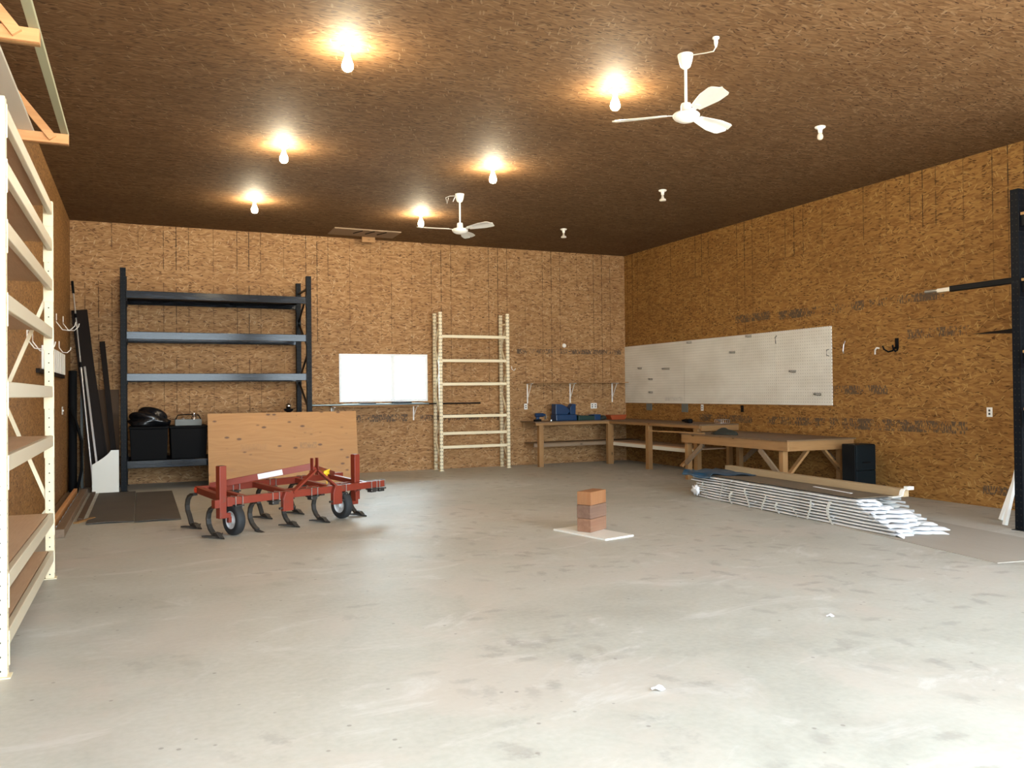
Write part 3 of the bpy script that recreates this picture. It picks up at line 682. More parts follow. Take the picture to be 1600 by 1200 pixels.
# white curved panel
t = [(0,0),(0.38,0),(0.38,0.66),(0.27,0.66)] + [(0.27 - 0.27*k/7, 0.66 - 0.22*(k/7)**0.75) for k in range(1, 8)]
b = B(); b.prism([(a - 0.19, z) for a, z in t], (0,0,0), (1,0,0), (0,0,1), (0,0.02,0))
tag(obj('gable_panel', b, M_flatcream, loc=(-0.512, 14.56, 0.0), rot=(radians(-2),0,radians(0))), 'white panel with a curved cut top, standing at the foot of the navy rack', 'panel')
# floor mats
for (x0, x1, ya, yb, l) in ((-0.60,-0.085,11.0,14.45,'dark rubber floor mat, left half of the pair before the navy rack'), (-0.075,0.44,10.92,14.25,'dark rubber floor mat, right half of the pair before the navy rack')):
    b = B(); b.grid(lambda u, v, x0=x0, x1=x1, ya=ya, yb=yb: Vector((x0 + (x1-x0)*u, ya + (yb-ya)*v, 0.007 + 0.012*max(0, sin(pi*u*1.0+0.3))*max(0, 1-v*9))), 8, 24)
    tag(obj('floor_mat', b, M_mat, solid=0.008), l, 'mat', group='dark floor mats')
# lumber on the floor by the left wall
for (x, w, h, y0, y1, m, l, z) in ((-1.02,0.09,0.04,10.6,14.5,M_oldpine[1],'grey weathered timber lying along the foot of the left wall',0),
                         (-0.93,0.05,0.09,10.9,14.55,M_orange[1],'orange brown timber on edge, lying second from the left wall',0),
                         (-0.80,0.09,0.09,10.12,14.4,M_oldpine[1],'thick grey timber lying on the floor, its near end reddish',0),
                         (-0.68,0.06,0.03,11.4,14.5,M_cardboard,'thin brown lath lying on the floor beside the thick grey timber',0)):
    tag(obj('timber', B().span((x - w/2, y0, z), (x + w/2, y1, z + h)), m, bevel=0.004), l, 'timber')
tag(obj('timber_offcut', B().box((0,0,0.01), (0.05,0.42,0.02), Matrix.Rotation(radians(-25),3,'Z')), M_pine[1], loc=(-0.63, 11.35, 0.0)), 'short pale offcut on the floor left of the dark mats', 'offcut')
for k in range(9):
    tag(obj('metal_bracket', B().box((0, 0, 0.012), (0.02, 0.09, 0.022)).box((0, 0.04, 0.03), (0.02, 0.02, 0.04)), M_zinc, loc=(-0.875, 10.7 + k * 0.42, 0)), 'small chrome bracket in the row lying between the timbers by the left wall', 'bracket', group='chrome brackets between the timbers')
# left wall fittings
def hook(name, label, x, y, z, sx, m, size=0.12, gap=None):
    b = B(); s = size
    b.tube([(0,0,0.03),(0,0,-0.3*s),(sx*0.35*s,0,-0.8*s),(sx*0.75*s,0,-0.85*s),(sx*1.05*s,0,-0.55*s),(sx*1.1*s,0,-0.3*s)], 0.006)
    b.box((sx*0.004,0,0.0),(0.008,0.035,0.09))
    if gap: b.tube([(0,gap,0.03),(0,gap,-0.3*s),(sx*0.35*s,gap,-0.8*s),(sx*0.75*s,gap,-0.85*s),(sx*1.05*s,gap,-0.55*s),(sx*1.1*s,gap,-0.3*s)], 0.006); b.tube([(0.002*sx,0,0.03),(0.002*sx,gap,0.03)],0.006)
    return tag(obj(name, b, m, loc=(x, y, z), smooth='auto'), label, 'hook')
hook('wall_hook', 'large white wall hook, highest on the left wall beside the cream rack', XL, 13.2, 2.62, 1, M_whitepl, 0.22)
hook('wall_hook', 'large white wall hook on the left wall nearest the back corner', XL, 14.3, 2.68, 1, M_whitepl, 0.2)
hook('wall_hook', 'double white wire hook on the left wall, seen through the cream rack', XL, 9.9, 2.17, 1, M_whitepl, 0.2, 0.5)
hook('wall_hook', 'small white hook just above the white slatted rail on the left wall', XL, 13.6, 2.26, 1, M_whitepl, 0.14)
t = thing('slatted_rail', 'white slatted panel on the left wall, beside the far cream post', 'panel', (XL, 0, 0))
obj('backing', B().span((0, 11.3, 1.84), (0.02, 14.1, 2.12)), M_whitepl, t)
for k in range(10): obj('slat', B().span((0.02, 11.32 + k*0.28, 1.83), (0.05, 11.52 + k*0.28, 2.13)), M_white, t, bevel=0.004)
obj('foot_rail', B().span((0.0, 10.7, 1.78), (0.04, 14.1, 1.828)), M_darkwood, t)

def plate(name, label, wall, u, z, w=0.075, h=0.118, dark=False, holes=True, gang=1):
    t = thing(name, label, 'outlet' if 'outlet' in name else 'switch')
    th = 0.007
    def P(b, du, dz, ww, hh, d0, d1):
        if wall == 'back': return b.span((u+du-ww/2, YB-d1, z+dz-hh/2), (u+du+ww/2, YB-d0, z+dz+hh/2))
        if wall == 'right': return b.span((XR-d1, u+du-ww/2, z+dz-hh/2), (XR-d0, u+du+ww/2, z+dz+hh/2))
        return b.span((XL+d0, u+du-ww/2, z+dz-hh/2), (XL+d1, u+du+ww/2, z+dz+hh/2))
    obj('cover_plate', P(B(), 0, 0, w*gang, h, 0, th), M_black_matt if dark else M_whitepl, t, bevel=0.002)
    for g_ in range(gang):
        du = (g_ - (gang-1)/2) * w
        if 'switch' in name: obj('toggle', P(B(), du, 0, 0.012, 0.026, th, th+0.012), M_white, t)
        else:
            for s in (-1, 1): obj('socket', P(B(), du, s*0.021, 0.026, 0.026, th, th+0.0015), M_socket if not dark else M_black, t)
plate('light_switch', 'pale light switch plate on the left wall near the back corner', 'left', 14.1, 1.30, gang=2)
plate('wall_outlet', 'white outlet on the back wall, between the narrow cream rack and the bench', 'back', 7.29, 1.205)
plate('wall_outlet', 'white double outlet on the back wall above the bench, right of the blue case', 'back', 8.90, 1.195, gang=2)
plate('wall_outlet', 'white outlet on the right wall just under the pegboard', 'right', 13.0, 1.175)
plate('wall_outlet', 'black outlet on the right wall under the middle of the pegboard', 'right', 11.85, 1.17, dark=True)
plate('wall_outlet', 'white outlet alone on the right wall, nearest the black rack', 'right', 7.14, 1.19)
tag(obj('metal_plate', B().span((XR-0.012, 14.7, 1.10), (XR+0.003, 14.9, 1.24)), M_greyplate), 'dim grey plate under the far end of the pegboard', 'plate')
tag(obj('metal_plate', B().span((XR-0.012, 13.45, 1.08), (XR+0.003, 13.65, 1.245)), M_greyplate), 'dim grey plate under the joint between the first two pegboard sheets', 'plate')
# round fitting and hook on the back wall
tag(obj('round_knob', B().lathe([(0.045,0),(0.045,-0.01),(0.035,-0.03),(0.001,-0.035)], axis='y', seg=20), M_white, loc=(8.20, YB + 0.003, 2.48), smooth='auto'), 'small round white knob high on the back wall above the shelf', 'knob')
tag(obj('wall_hook', B().tube([(0,0,0.04),(0,-0.01,-0.02),(0.03,-0.05,-0.05),(0.05,-0.08,-0.01)], 0.007), M_white, loc=(6.98, YB, 2.0), smooth='auto'), 'small white hook on the back wall right of the narrow cream rack', 'hook')
# hooks on the right wall
tag(obj('wall_hook', B().tube([(0,0,0.05),(-0.03,0,0.0),(-0.035,0.01,-0.10),(-0.02,0.02,-0.13)], 0.008), M_zinc, loc=(XR, 9.47, 2.17), smooth='auto'), 'thin silver hook on the right wall, nearest the pegboard edge', 'hook')
tag(obj('wall_hook', B().tube([(0,0,0.03),(-0.05,0,0.035),(-0.09,-0.01,0.0),(-0.09,-0.01,-0.06)], 0.011), M_whitepl, loc=(XR, 8.84, 2.05), smooth='auto'), 'small white hook on the right wall between the silver and the black hooks', 'hook')
t = thing('wall_hook', 'black two-pronged rubber hook on the right wall', 'hook', (XR, 8.52, 2.10))
obj('hook_plate', B().box((-0.01,0,0.03),(0.02,0.05,0.15)), M_black_matt, t, bevel=0.004)
for s in (-1, 1): obj('prong', B().tube([(-0.015,0.02*s,-0.02),(-0.05,0.04*s,-0.07),(-0.11,0.06*s,-0.085),(-0.17,0.08*s,-0.05),(-0.19,0.085*s,0.0)], 0.012), M_black_matt, t, smooth=True)

# ------------------------------------------------------------------ pegboard
for (a, c, l) in ((YB - 0.01, 13.535, 'white pegboard sheet on the right wall nearest the back corner'), (13.53, 10.965, 'white pegboard sheet in the middle of the row on the right wall'), (10.96, 9.73, 'narrow white pegboard sheet at the near end of the row')):
    tag(obj('pegboard', B().span((XR - 0.020, c, 1.25), (XR - 0.001, a, 2.47)), M_peg), l, 'pegboard', group='pegboard sheets on the right wall')
def peghook(y, z, label, L=0.16, m=M_zinc):
    b = B(); b.tube([(0,0,0.0),(-0.03,0,0.0),(-0.04,0.0,0.0),(-0.05,-L*0.5,-0.01),(-0.05,-L,-0.01),(-0.05,-L,0.02)], 0.005); b.tube([(0,0,0.02),(-0.04,0,0.02),(-0.045,-L*0.9,0.015)], 0.004)
    tag(obj('peg_hook', b, m, loc=(XR - 0.016, y, z), smooth='auto'), label, 'hook', group='wire hooks left on the pegboard')
for (y, z, l) in ((15.15,1.98,'wire hook on the far pegboard sheet, upper left'), (14.25,1.94,'long wire hook on the far pegboard sheet, upper right'), (14.75,1.74,'wire hook in the middle of the far pegboard sheet'), (14.75,1.47,'wire hook low on the far pegboard sheet'),
                  (12.12,2.17,'dark wire hook near the middle of the middle pegboard sheet'), (11.68,2.43,'small wire hook at the top edge of the middle pegboard sheet'), (10.62,1.79,'dark wire hook on the left half of the near pegboard sheet'), (10.08,1.42,'dark wire hook low on the near pegboard sheet'), (13.40,2.42,'faint wire hook at the top left corner of the middle pegboard sheet')):
    peghook(y, z, l, 0.28 if 'long' in l else 0.17, M_iron)
tag(obj('peg_clip', B().tube([(0,0,0.04),(-0.05,0,0.03),(-0.05,0,-0.05),(-0.01,-0.01,-0.06)], 0.006), M_iron, loc=(XR - 0.016, 9.78, 2.07), smooth='auto'), 'dark wire clip on the near vertical edge of the pegboard', 'hook')
tag(obj('peg_clip', B().tube([(0,0,0.06),(-0.04,0,0.03),(-0.03,0,-0.05),(-0.01,0.02,-0.07)], 0.006), M_iron, loc=(XR - 0.016, 10.93, 2.34), smooth='auto'), 'dark wire clip on the joint of the two nearer pegboard sheets', 'hook')

# ------------------------------------------------------------------ wall shelves
t = thing('wall_shelf', 'thin wooden wall shelf on white brackets above the corner bench', 'shelf')
obj('board', B().span((7.25, YB - 0.30, 1.685), (9.60, YB - 0.001, 1.70)), M_pine[0], t)
for x in (7.33, 8.33, 9.36):
    b = B(); b.span((x-0.013, YB-0.006, 1.27), (x+0.013, YB, 1.68)); b.span((x-0.012, YB-0.26, 1.672), (x+0.012, YB-0.006, 1.684)); b.bar((x, YB-0.006, 1.36), (x, YB-0.2, 1.67), 0.008, 0.012)
    obj('bracket', b, M_white, t, 'white steel bracket')
t = thing('wall_shelf', 'narrow shelf on white brackets under the window, loaded with rods', 'shelf')
obj('board', B().span((3.22, YB - 0.32, 1.265), (4.95, YB - 0.001, 1.283)), M_pine[0], t)
for x in (3.27, 4.87):
    b = B(); b.span((x-0.013, YB-0.006, 0.98), (x+0.013, YB, 1.26)); b.span((x-0.012, YB-0.3, 1.25), (x+0.012, YB-0.006, 1.264)); b.bar((x, YB-0.006, 1.05), (x, YB-0.22, 1.25), 0.008, 0.012)
    obj('bracket', b, M_white, t, 'white steel bracket')
for (x0, x1, y, r, m, l) in ((2.86,5.1,15.47,0.018,M_steelgrey,'dull steel rod on the window shelf, frontmost'), (3.0,6.20,15.53,0.014,M_black,'longest dark steel rod on the window shelf, running behind the cream rack'), (2.95,4.8,15.59,0.018,M_zinc,'silver rod on the window shelf, behind the dark rods'), (3.5,5.05,15.64,0.02,M_greyplate,'grey rod on the window shelf, nearest the wall')):
    tag(obj('steel_rod', B().cyl((x0, y, 1.284 + r), (x1, y, 1.284 + r), r, 12), m, smooth='auto'), l, 'rod', group='rods on the window shelf')
tag(obj('flat_bar', B().span((3.75, 15.44, 1.317), (4.05, 15.60, 1.334)), M_teal), 'dark flat metal piece across the rods on the window shelf, left of two', 'metal bar')
tag(obj('flat_bar', B().span((4.4, 15.44, 1.317), (4.75, 15.62, 1.345)), M_teal), 'dark flat metal piece across the rods on the window shelf, right of two', 'metal bar')

# ------------------------------------------------------------------ corner bench
ZB = 0.905
t = thing('workbench', 'long L-shaped pine workbench fixed in the right back corner', 'workbench')
b = B(); b.span((7.16, 15.02, ZB - 0.02), (XR - 0.002, YB - 0.002, ZB)); obj('bench_top', b, M_benchtop, t)
b = B(); b.span((8.86, 11.95, ZB - 0.02), (XR - 0.002, 15.018, ZB)); obj('bench_top', b, M_benchtop, t)
obj('rail', B().span((7.18, 15.02, ZB - 0.068), (8.88, 15.058, ZB - 0.022)), M_pine[0], t, bevel=0.003)
obj('rail', B().span((8.86, 11.97, ZB - 0.068), (8.898, 15.018, ZB - 0.022)), M_pine[1], t, bevel=0.003)
obj('rail', B().span((8.90, 11.95, ZB - 0.115), (XR - 0.004, 11.988, ZB - 0.022)), M_pine[0], t, bevel=0.003)
for (x, y, w, d) in ((7.32, 15.06, 0.10, 0.09), (8.90, 15.02, 0.13, 0.09), (8.91, 13.56, 0.09, 0.11), (8.91, 12.03, 0.09, 0.11)):
    obj('leg', B().span((x - w/2, y, 0), (x + w/2, y + d, ZB - 0.069)), M_pine[2], t, bevel=0.004)
for (x, y) in ((XR - 0.1, 12.05),): obj('leg', B().span((x - 0.04, y, 0), (x + 0.04, y + 0.09, ZB - 0.022)), M_pine[2], t, bevel=0.004)
obj('wall_ledger', B().span((7.20, YB - 0.04, ZB - 0.115), (8.8, YB - 0.002, ZB - 0.022)), M_pine[0], t)
obj('lower_shelf', B().span((7.20, 15.16, 0.455), (XR - 0.01, YB - 0.11, 0.475)), M_benchtop, t)
obj('lower_shelf', B().span((8.97, 12.15, 0.45), (XR - 0.11, 15.14, 0.47)), M_particle, t)
obj('shelf_rail', B().span((7.20, 15.155, 0.395), (9.0, 15.19, 0.455)), M_oldpine[0], t)
obj('shelf_rail', B().span((8.955, 12.15, 0.385), (8.99, 15.15, 0.45)), M_flatcream, t, 'pale lower shelf rail')
# things on the bench
t = thing('tool_case', 'open blue plastic tool case standing on the back bench', 'case', (8.0, 15.38, ZB))
b = B(); b.prism([(-0.24,0),(0.24,0),(0.24,0.13),(-0.24,0.13)], (0,-0.12,0), (1,0,0), (0,0,1), (0,0.26,0)); obj('case_base', b, M_blue, t, bevel=0.015)
b = B(); b.prism([(-0.24,0.13),(0.02,0.13),(0.10,0.20),(0.0,0.30),(-0.10,0.34),(-0.24,0.35)], (0,-0.10,0), (1,0,0), (0,0,1), (0,0.20,0)); obj('case_lid', b, M_blue, t, bevel=0.01)
b = B(); b.prism([(0.12,0.13),(0.24,0.13),(0.25,0.34),(0.17,0.35),(0.12,0.27)], (0,-0.06,0), (1,0,0), (0,0,1), (0,0.16,0)); obj('case_flap', b, M_blue, t, bevel=0.008)
obj('spool', B().cyl((0.06,-0.03,0.22),(0.06,0.06,0.22),0.035,14), M_zinc, t, 'silver spool')
t = thing('parts_tray', 'dark green tray with a blue end on the back bench, right of the blue case', 'tray', (8.53, 15.36, ZB))
obj('tray_base', B().prism([(-0.26,0),(0.12,0),(0.12,0.09),(-0.26,0.11)], (0,-0.12,0), (1,0,0), (0,0,1), (0,0.24,0)), M_green, t, bevel=0.01)
obj('tray_end', B().prism([(0.12,0),(0.25,0),(0.26,0.12),(0.10,0.12)], (0,-0.13,0), (1,0,0), (0,0,1), (0,0.26,0)), M_blue, t, 'blue end box', bevel=0.008)
obj('spanner', B().box((0.0,-0.05,0.118),(0.16,0.02,0.012)), M_chrome, t)
t = thing('cordless_drill', 'dark blue power tool lying at the left end of the back bench', 'power tool', (7.42, 15.34, ZB))
b = B(); b.cyl((-0.10,0,0.13),(0.08,0,0.13),0.04,14); b.cyl((0.08,0,0.13),(0.13,0,0.13),0.022,12); b.prism([(-0.09,0.03),(-0.02,0.03),(0.0,0.12),(-0.07,0.12)], (0,-0.02,0), (1,0,0), (0,0,1), (0,0.04,0)); obj('drill_body', b, M_blue, t, bevel=0.004)
obj('battery', B().span((-0.12,-0.045,0),(0.02,0.045,0.045)), M_black_matt, t, bevel=0.006)
obj('guard', B().lathe([(0.03,-0.01),(0.055,0.0),(0.055,0.012),(0.03,0.02)], c=(0.12,0.0,0.09), axis='x', seg=16), M_zinc, t)
t = thing('parts_tray', 'orange plastic tray on the bench in the back corner', 'tray', (9.2, 15.30, ZB))
b = B(); b.prism([(-0.16,0),(0.16,0),(0.20,0.085),(0.17,0.095),(-0.17,0.095),(-0.20,0.085)], (0,-0.1,0), (1,0,0), (0,0,1), (0,0.2,0)); obj('tray_base', b, M_orangep, t, bevel=0.008)
obj('tray_rim', B().span((-0.20,-0.11,0.088),(0.20,0.11,0.10)), M_orangep, t)
b = B(); bmesh.ops.create_icosphere(b.bm, subdivisions=2, radius=0.07)
for v in b.bm.verts: v.co.z = max(v.co.z * 0.8, -0.04); v.co.x *= 1.3
tag(obj('dark_rag', b, M_dirt, loc=(8.88, 15.32, ZB + 0.042), smooth=True), 'small dark rag on the bench between the green and orange trays', 'rag')
tag(obj('small_can', B().lathe([(0.02,0),(0.02,0.035),(0.001,0.036)], seg=12), M_zinc, loc=(7.64, 15.26, ZB), smooth='auto'), 'tiny silver can on the back bench between the power tool and the blue case', 'can')
t = thing('angle_tool', 'long black tool lying on the bench along the right wall', 'power tool', (9.25, 12.85, ZB), radians(68))
obj('tool_body', B().cyl((-0.16,0,0.035),(0.12,0,0.035),0.034,14), M_black_matt, t, smooth='auto')
obj('tool_head', B().lathe([(0.03,0),(0.05,0.01),(0.055,0.05),(0.04,0.075),(0.001,0.08)], c=(-0.2,0,0.0), seg=16), M_black_matt, t, smooth='auto')
obj('tool_handle', B().cyl((0.12,0,0.035),(0.34,0,0.03),0.022,12), M_black_matt, t, smooth='auto')
t = thing('wire_basket', 'faint wire basket on the bench end at the right wall', 'basket', (9.50, 12.15, ZB))
b = B()
for z in (0.005, 0.07): b.tube([(-0.09,-0.09,z),(0.09,-0.09,z),(0.09,0.09,z),(-0.09,0.09,z),(-0.09,-0.09,z)], 0.0035, 6)
for k in range(5):
    q = -0.09 + 0.045*k; b.tube([(q,-0.09,0.07),(q,-0.09,0.005),(q,0.09,0.005),(q,0.09,0.07)], 0.0025, 6)
obj('wire_frame', b, M_zinc, t)

# ------------------------------------------------------------------ work table on legs
t = thing('work_table', 'low freestanding timber work table with diagonal leg braces, before the pegboard', 'table', (8.30, 9.18, 0), radians(-1.5))
TW, TL, TZ = 1.22, 2.62, 0.785
obj('table_top', B().span((-0.02,-0.02,TZ-0.018),(TW+0.02,TL+0.03,TZ)), M_benchtop, t)
obj('apron', B().span((0,0,TZ-0.158),(0.038,TL,TZ-0.019)), M_pine[1], t, bevel=0.003)
obj('apron', B().span((TW-0.038,0,TZ-0.158),(TW,TL,TZ-0.019)), M_pine[1], t, bevel=0.003)
obj('apron', B().span((0.039,0,TZ-0.158),(TW-0.039,0.038,TZ-0.019)), M_pine[0], t, bevel=0.003)
obj('apron', B().span((0.039,TL-0.038,TZ-0.158),(TW-0.039,TL,TZ-0.019)), M_pine[0], t, bevel=0.003)
for (x, y) in ((0.04,0.14),(0.04,TL-0.13),(TW-0.13,0.14),(TW-0.13,TL-0.13)):
    obj('leg', B().span((x,y-0.0,0),(x+0.088,y+0.088,TZ-0.02)), M_pine[2], t, bevel=0.004)
for (p, q) in (((0.02,0.62,0.62),(0.02,0.2,0.28)),((0.02,TL-0.6,0.62),(0.02,TL-0.10,0.28)),((TW-0.02,0.62,0.62),(TW-0.02,0.2,0.28)),((TW-0.02,TL-0.6,0.62),(TW-0.02,TL-0.10,0.28))):
    obj('leg_brace', B().bar(p, q, 0.036, 0.075), M_oldpine[2], t, bevel=0.003)
for (p, q) in (((0.46,0.12,0.62),(0.10,0.12,0.26)),((TW-0.46,0.12,0.62),(TW-0.10,0.12,0.26)),((0.46,TL-0.02,0.62),(-0.02,TL-0.02,0.22))):
    obj('leg_brace', B().bar(p, q, 0.036, 0.075, up=(0,1,0)), M_pine[0], t, bevel=0.003)
b = B(); b.bar((8.42,11.25,TZ+0.012),(8.20,12.55,TZ+0.012),0.06,0.02)
tag(obj('pale_lath', b, M_pine[1], bevel=0.002), 'pale wooden lath overhanging the far end of the work table', 'lath')
b = B(); bmesh.ops.create_icosphere(b.bm, subdivisions=3, radius=1.0)
for v in b.bm.verts:
    d = v.co.normalized(); s = 1 + 0.12*sin(5*d.x+1)+0.1*sin(7*d.y)
    v.co = Vector((d.x*0.13*s, d.y*0.30*s, max(0, (d.z*0.10)*(1-0.5*abs(d.y))*s)))
tag(obj('cloth_bundle', b, M_dirt, loc=(8.60,10.95,TZ+0.002), smooth=True), 'dark crumpled cloth lying on the work table', 'cloth')
# cabinet
t = thing('steel_cabinet', 'small dark teal cabinet standing by the right wall at the end of the work table', 'cabinet', (9.09, 8.72, 0), radians(0))
obj('body', B().span((0.0,0.004,0),(0.38,0.24,0.72)), M_teal_dark, t, bevel=0.006)
obj('door', B().span((0.01,-0.016,0.36),(0.37,0.003,0.71)), M_teal, t, 'upper teal door', bevel=0.005)
obj('door', B().span((0.01,-0.016,0.02),(0.37,0.003,0.35)), M_teal, t, 'lower teal door', bevel=0.005)
obj('handle', B().span((0.12,-0.028,0.46),(0.26,-0.016,0.475)), M_black_matt, t)

# ------------------------------------------------------------------ stack of white panels
ANG = -atan2(0.27, 3.71)
def stack_root(name, label, cat, z, a0=0.0, group=None): return thing(name, label, cat, (6.93, 6.14, z), ANG, group)
names = ['lowest', 'second', 'third', 'fourth', 'fifth', 'sixth', 'seventh', 'eighth', 'topmost']
rr = random.Random(5)
N = 9; pitchz = 0.035
for k in range(N):
    z = k * pitchz; near = [0.0, 0.02, 0.10, 0.20, 0.26, 0.34, 0.42, 0.48, 0.52][k] ; far = 3.78 - rr.uniform(0, 0.12) + (0.1 if k > 5 else -0.1)
    b0 = [0.0, 0.01, 0.0, 0.015, 0.0, -0.01, 0.0, 0.01, -0.01][k]
    lab = names[k] + (' of the' if k in (0, 8) else ' from the bottom of the') + ' long white metal panels stacked on the floor'
    t = stack_root('siding_panel', lab, 'metal panel', z + 0.002, group='white metal panels in the floor stack')
    prof = [(0, 0.009), (0, 0.025), (0.05, 0.026), (0.10, 0.026), (0.13, 0.012), (0.22, 0.012), (0.25, 0.026), (0.33, 0.026), (0.36, 0.012), (0.45, 0.012), (0.48, 0.026), (0.56, 0.026), (0.60, 0.024), (0.60, 0.0)]
    b = B(); ny = 20
    vs = [[b.bm.verts.new((b0 + x, near + (far - near) * j / ny, zz + 0.002 * sin(j * 1.3 + k))) for x, zz in prof] for j in range(ny + 1)]
    for j in range(ny):
        for i in range(len(prof) - 1): b.bm.faces.new((vs[j][i], vs[j][i + 1], vs[j + 1][i + 1], vs[j + 1][i]))
    obj('sheet', b, M_siding, t, solid=0.0015)
    # crumpled white end
    wid = [0.60, 0.64, 0.60, 0.58, 0.56, 0.52, 0.40, 0.32, 0.26][k]
    b = B(); s1, s2 = rr.uniform(0, 6), rr.uniform(0, 6)
    def F(u, v, k=k, near=near, wid=wid, b0=b0, s1=s1, s2=s2):
        x = b0 - 0.012 + wid * u; y = near + 0.10 - 0.14 * v + 0.045 * sin(7 * u + s1) * v + 0.03 * sin(19 * u + s2) * v
        return Vector((x, y, 0.0285 + 0.003 * sin(14 * u + s2) * v - 0.018 * max(0, v - 0.6) * 2.5 + 0.002 * sin(31 * u + s1) * v))
    b.grid(F, 40, 8)
    obj('end_wrap', b, M_wrap, t, 'crumpled white end of the panel', solid=0.003)
    if k % 3 == 2:
        for q in range(3):
            b = B(); a = near + 0.5 + rr.uniform(0, 2.6); h = 0.03
            b.grid(lambda u, v, a=a, h=h: Vector((b0 - 0.004 - 0.004 * sin(6 * v + a), a + 0.02 * u + 0.025 * sin(5 * v + a) * v, 0.03 - h * v)), 2, 8)
            obj('torn_strip', b, M_wrap, t, 'torn white wrap strip', solid=0.001)
ZT = N * pitchz + 0.012
t0 = stack_root('hardboard_sheet', 'dull brown hardboard sheet lying on top of the white panel stack', 'board', ZT - 0.002)
obj('board', B().span((0.03, 0.55, 0.0), (0.62, 3.85, 0.006)), M_hardboard, t0)
t0 = stack_root('timber_beam', 'long tan timber beam on the back of the white panel stack', 'beam', ZT + 0.004)
obj('beam', B().span((0.50, 0.42, 0.001), (0.60, 3.7, 0.085)), M_tan, t0, bevel=0.004)
t0 = stack_root('white_strip', 'thin white strip lying on the brown sheet of the panel stack', 'strip', ZT + 0.006)
obj('strip', B().bar((0.26, 0.9, 0.0), (0.33, 1.6, 0.0), 0.035, 0.004), M_wrap, t0)
t0 = stack_root('metal_clip', 'bent white metal bracket at the near end of the tan beam', 'bracket', ZT + 0.004)
b = B(); b.strip([(0.36,0.44,0.006),(0.44,0.41,0.01),(0.47,0.40,0.02),(0.475,0.39,0.07),(0.49,0.385,0.09),(0.56,0.37,0.095)], 0.06, 0.006, side=(0,1,0)); b.box((0.53,0.35,0.105),(0.08,0.06,0.035)); obj('bent_strip', b, M_white, t0, bevel=0.003)
t0 = stack_root('tarp', 'crumpled blue tarp over the far end of the white panel stack', 'tarp', ZT + 0.008)
def TF(u, v):
    return Vector((-0.06 + 0.6 * u + 0.02 * sin(9 * v), 3.25 + 0.72 * v - 0.35 * u * (1 - v) + 0.04 * sin(8 * u), 0.012 + 0.012 * sin(13 * u + 3 * v) * sin(9 * v + 2) - (0.06 * max(0, (0.1 - u) * 10) ** 1.5)))
obj('sheet', B().grid(TF, 36, 28), M_tarp, t0, solid=0.002, smooth=True)
t0 = stack_root('plastic_scrap', 'white plastic clump hanging at the far lower corner of the panel stack', 'plastic scrap', 0)
b = B(); bmesh.ops.create_icosphere(b.bm, subdivisions=3, radius=1.0)
for v in b.bm.verts:
    d = v.co.normalized(); s = 1 + 0.35 * sin(7 * d.x + 5 * d.z) + 0.25 * sin(9 * d.y + 2 * d.z); v.co = Vector((-0.05 + 0.025 * d.x * s, 3.60 + 0.08 * d.y * s, 0.10 + 0.06 * d.z * s))
obj('clump', b, M_wrap, t0, smooth=True)
t0 = stack_root('plastic_wrap', 'torn milky plastic wrapping along the lower front of the panel stack', 'plastic wrap', 0)
for q in range(9):
    a = 0.9 + q * 0.31 + rr.uniform(-0.05, 0.05); z1 = rr.uniform(0.08, 0.26); w = rr.uniform(0.015, 0.06)
    obj('shred', B().grid(lambda u, v, a=a, z1=z1, w=w: Vector((-0.022 - 0.015 * sin(3.1 * v) , a + w * u + 0.05 * sin(3 * v + a * 7), 0.004 + z1 * v + 0.012 * sin(9 * u))), 3, 8), M_film, t0, solid=0.001)
tag(obj('floor_board', B().span((0,0,0),(1.22,4.4,0.005)), M_floorboard, loc=(6.66, 4.85, 0.0005), rot=(0,0,radians(-8.3))), 'thin pale brown hardboard lying flat on the floor under and in front of the white panel stack', 'board')
# white trims leaning on the right rack
lean_board('white_trim', 'white metal trim leaning beside the black rack post, farther of two', 'trim', (9.18, 6.02, 1.55), (8.86, 6.40, 0.006), 0.06, 0.035, M_white)
lean_board('white_trim', 'white metal trim leaning beside the black rack post, nearer of two', 'trim', (8.78, 5.985, 1.25), (8.56, 6.14, 0.006), 0.055, 0.03, M_white)

# ------------------------------------------------------------------ blocks on white board
b = B(); b.span((-0.20, -0.41, 0), (0.20, 0.41, 0.018))
tag(obj('white_board', b, M_white, loc=(4.36, 7.76, 0.0), rot=(0, 0, radians(13)), bevel=0.002), 'small white board lying flat under the stacked wood blocks', 'board')
for k, (m, rz, l) in enumerate(((M_cedar, 30, 'bottom of three stacked wood blocks'), (M_cedar_dark, 29, 'middle of three stacked wood blocks, greyer, with a split end'), (M_cedar_bright, 31, 'top of three stacked wood blocks, orange'))):
    t = thing('wood_block', l, 'wood block', (4.41, 7.86, 0.0185 + k * 0.142), radians(rz), 'stacked wood blocks')
    obj('block', B().span((-0.165, -0.085, 0), (0.165, 0.085, 0.140)), m, t, bevel=0.005)
# debris
for (x, y, s, l) in ((4.14, 4.20, 0.022, 'white paper scrap on the floor, farther of two'), (2.36, 3.55, 0.03, 'white paper scrap on the floor, nearer of two')):
    b = B(); b.grid(lambda u, v, s=s: Vector(((u-0.5)*2*s, (v-0.5)*1.4*s, 0.004 + 0.35*s*sin(4*u+2)*sin(5*v+1) + 0.3*s)), 6, 5)
    tag(obj('paper_scrap', b, M_wrap, loc=(x, y, 0), solid=0.001), l, 'scrap', group='white scraps on the floor')

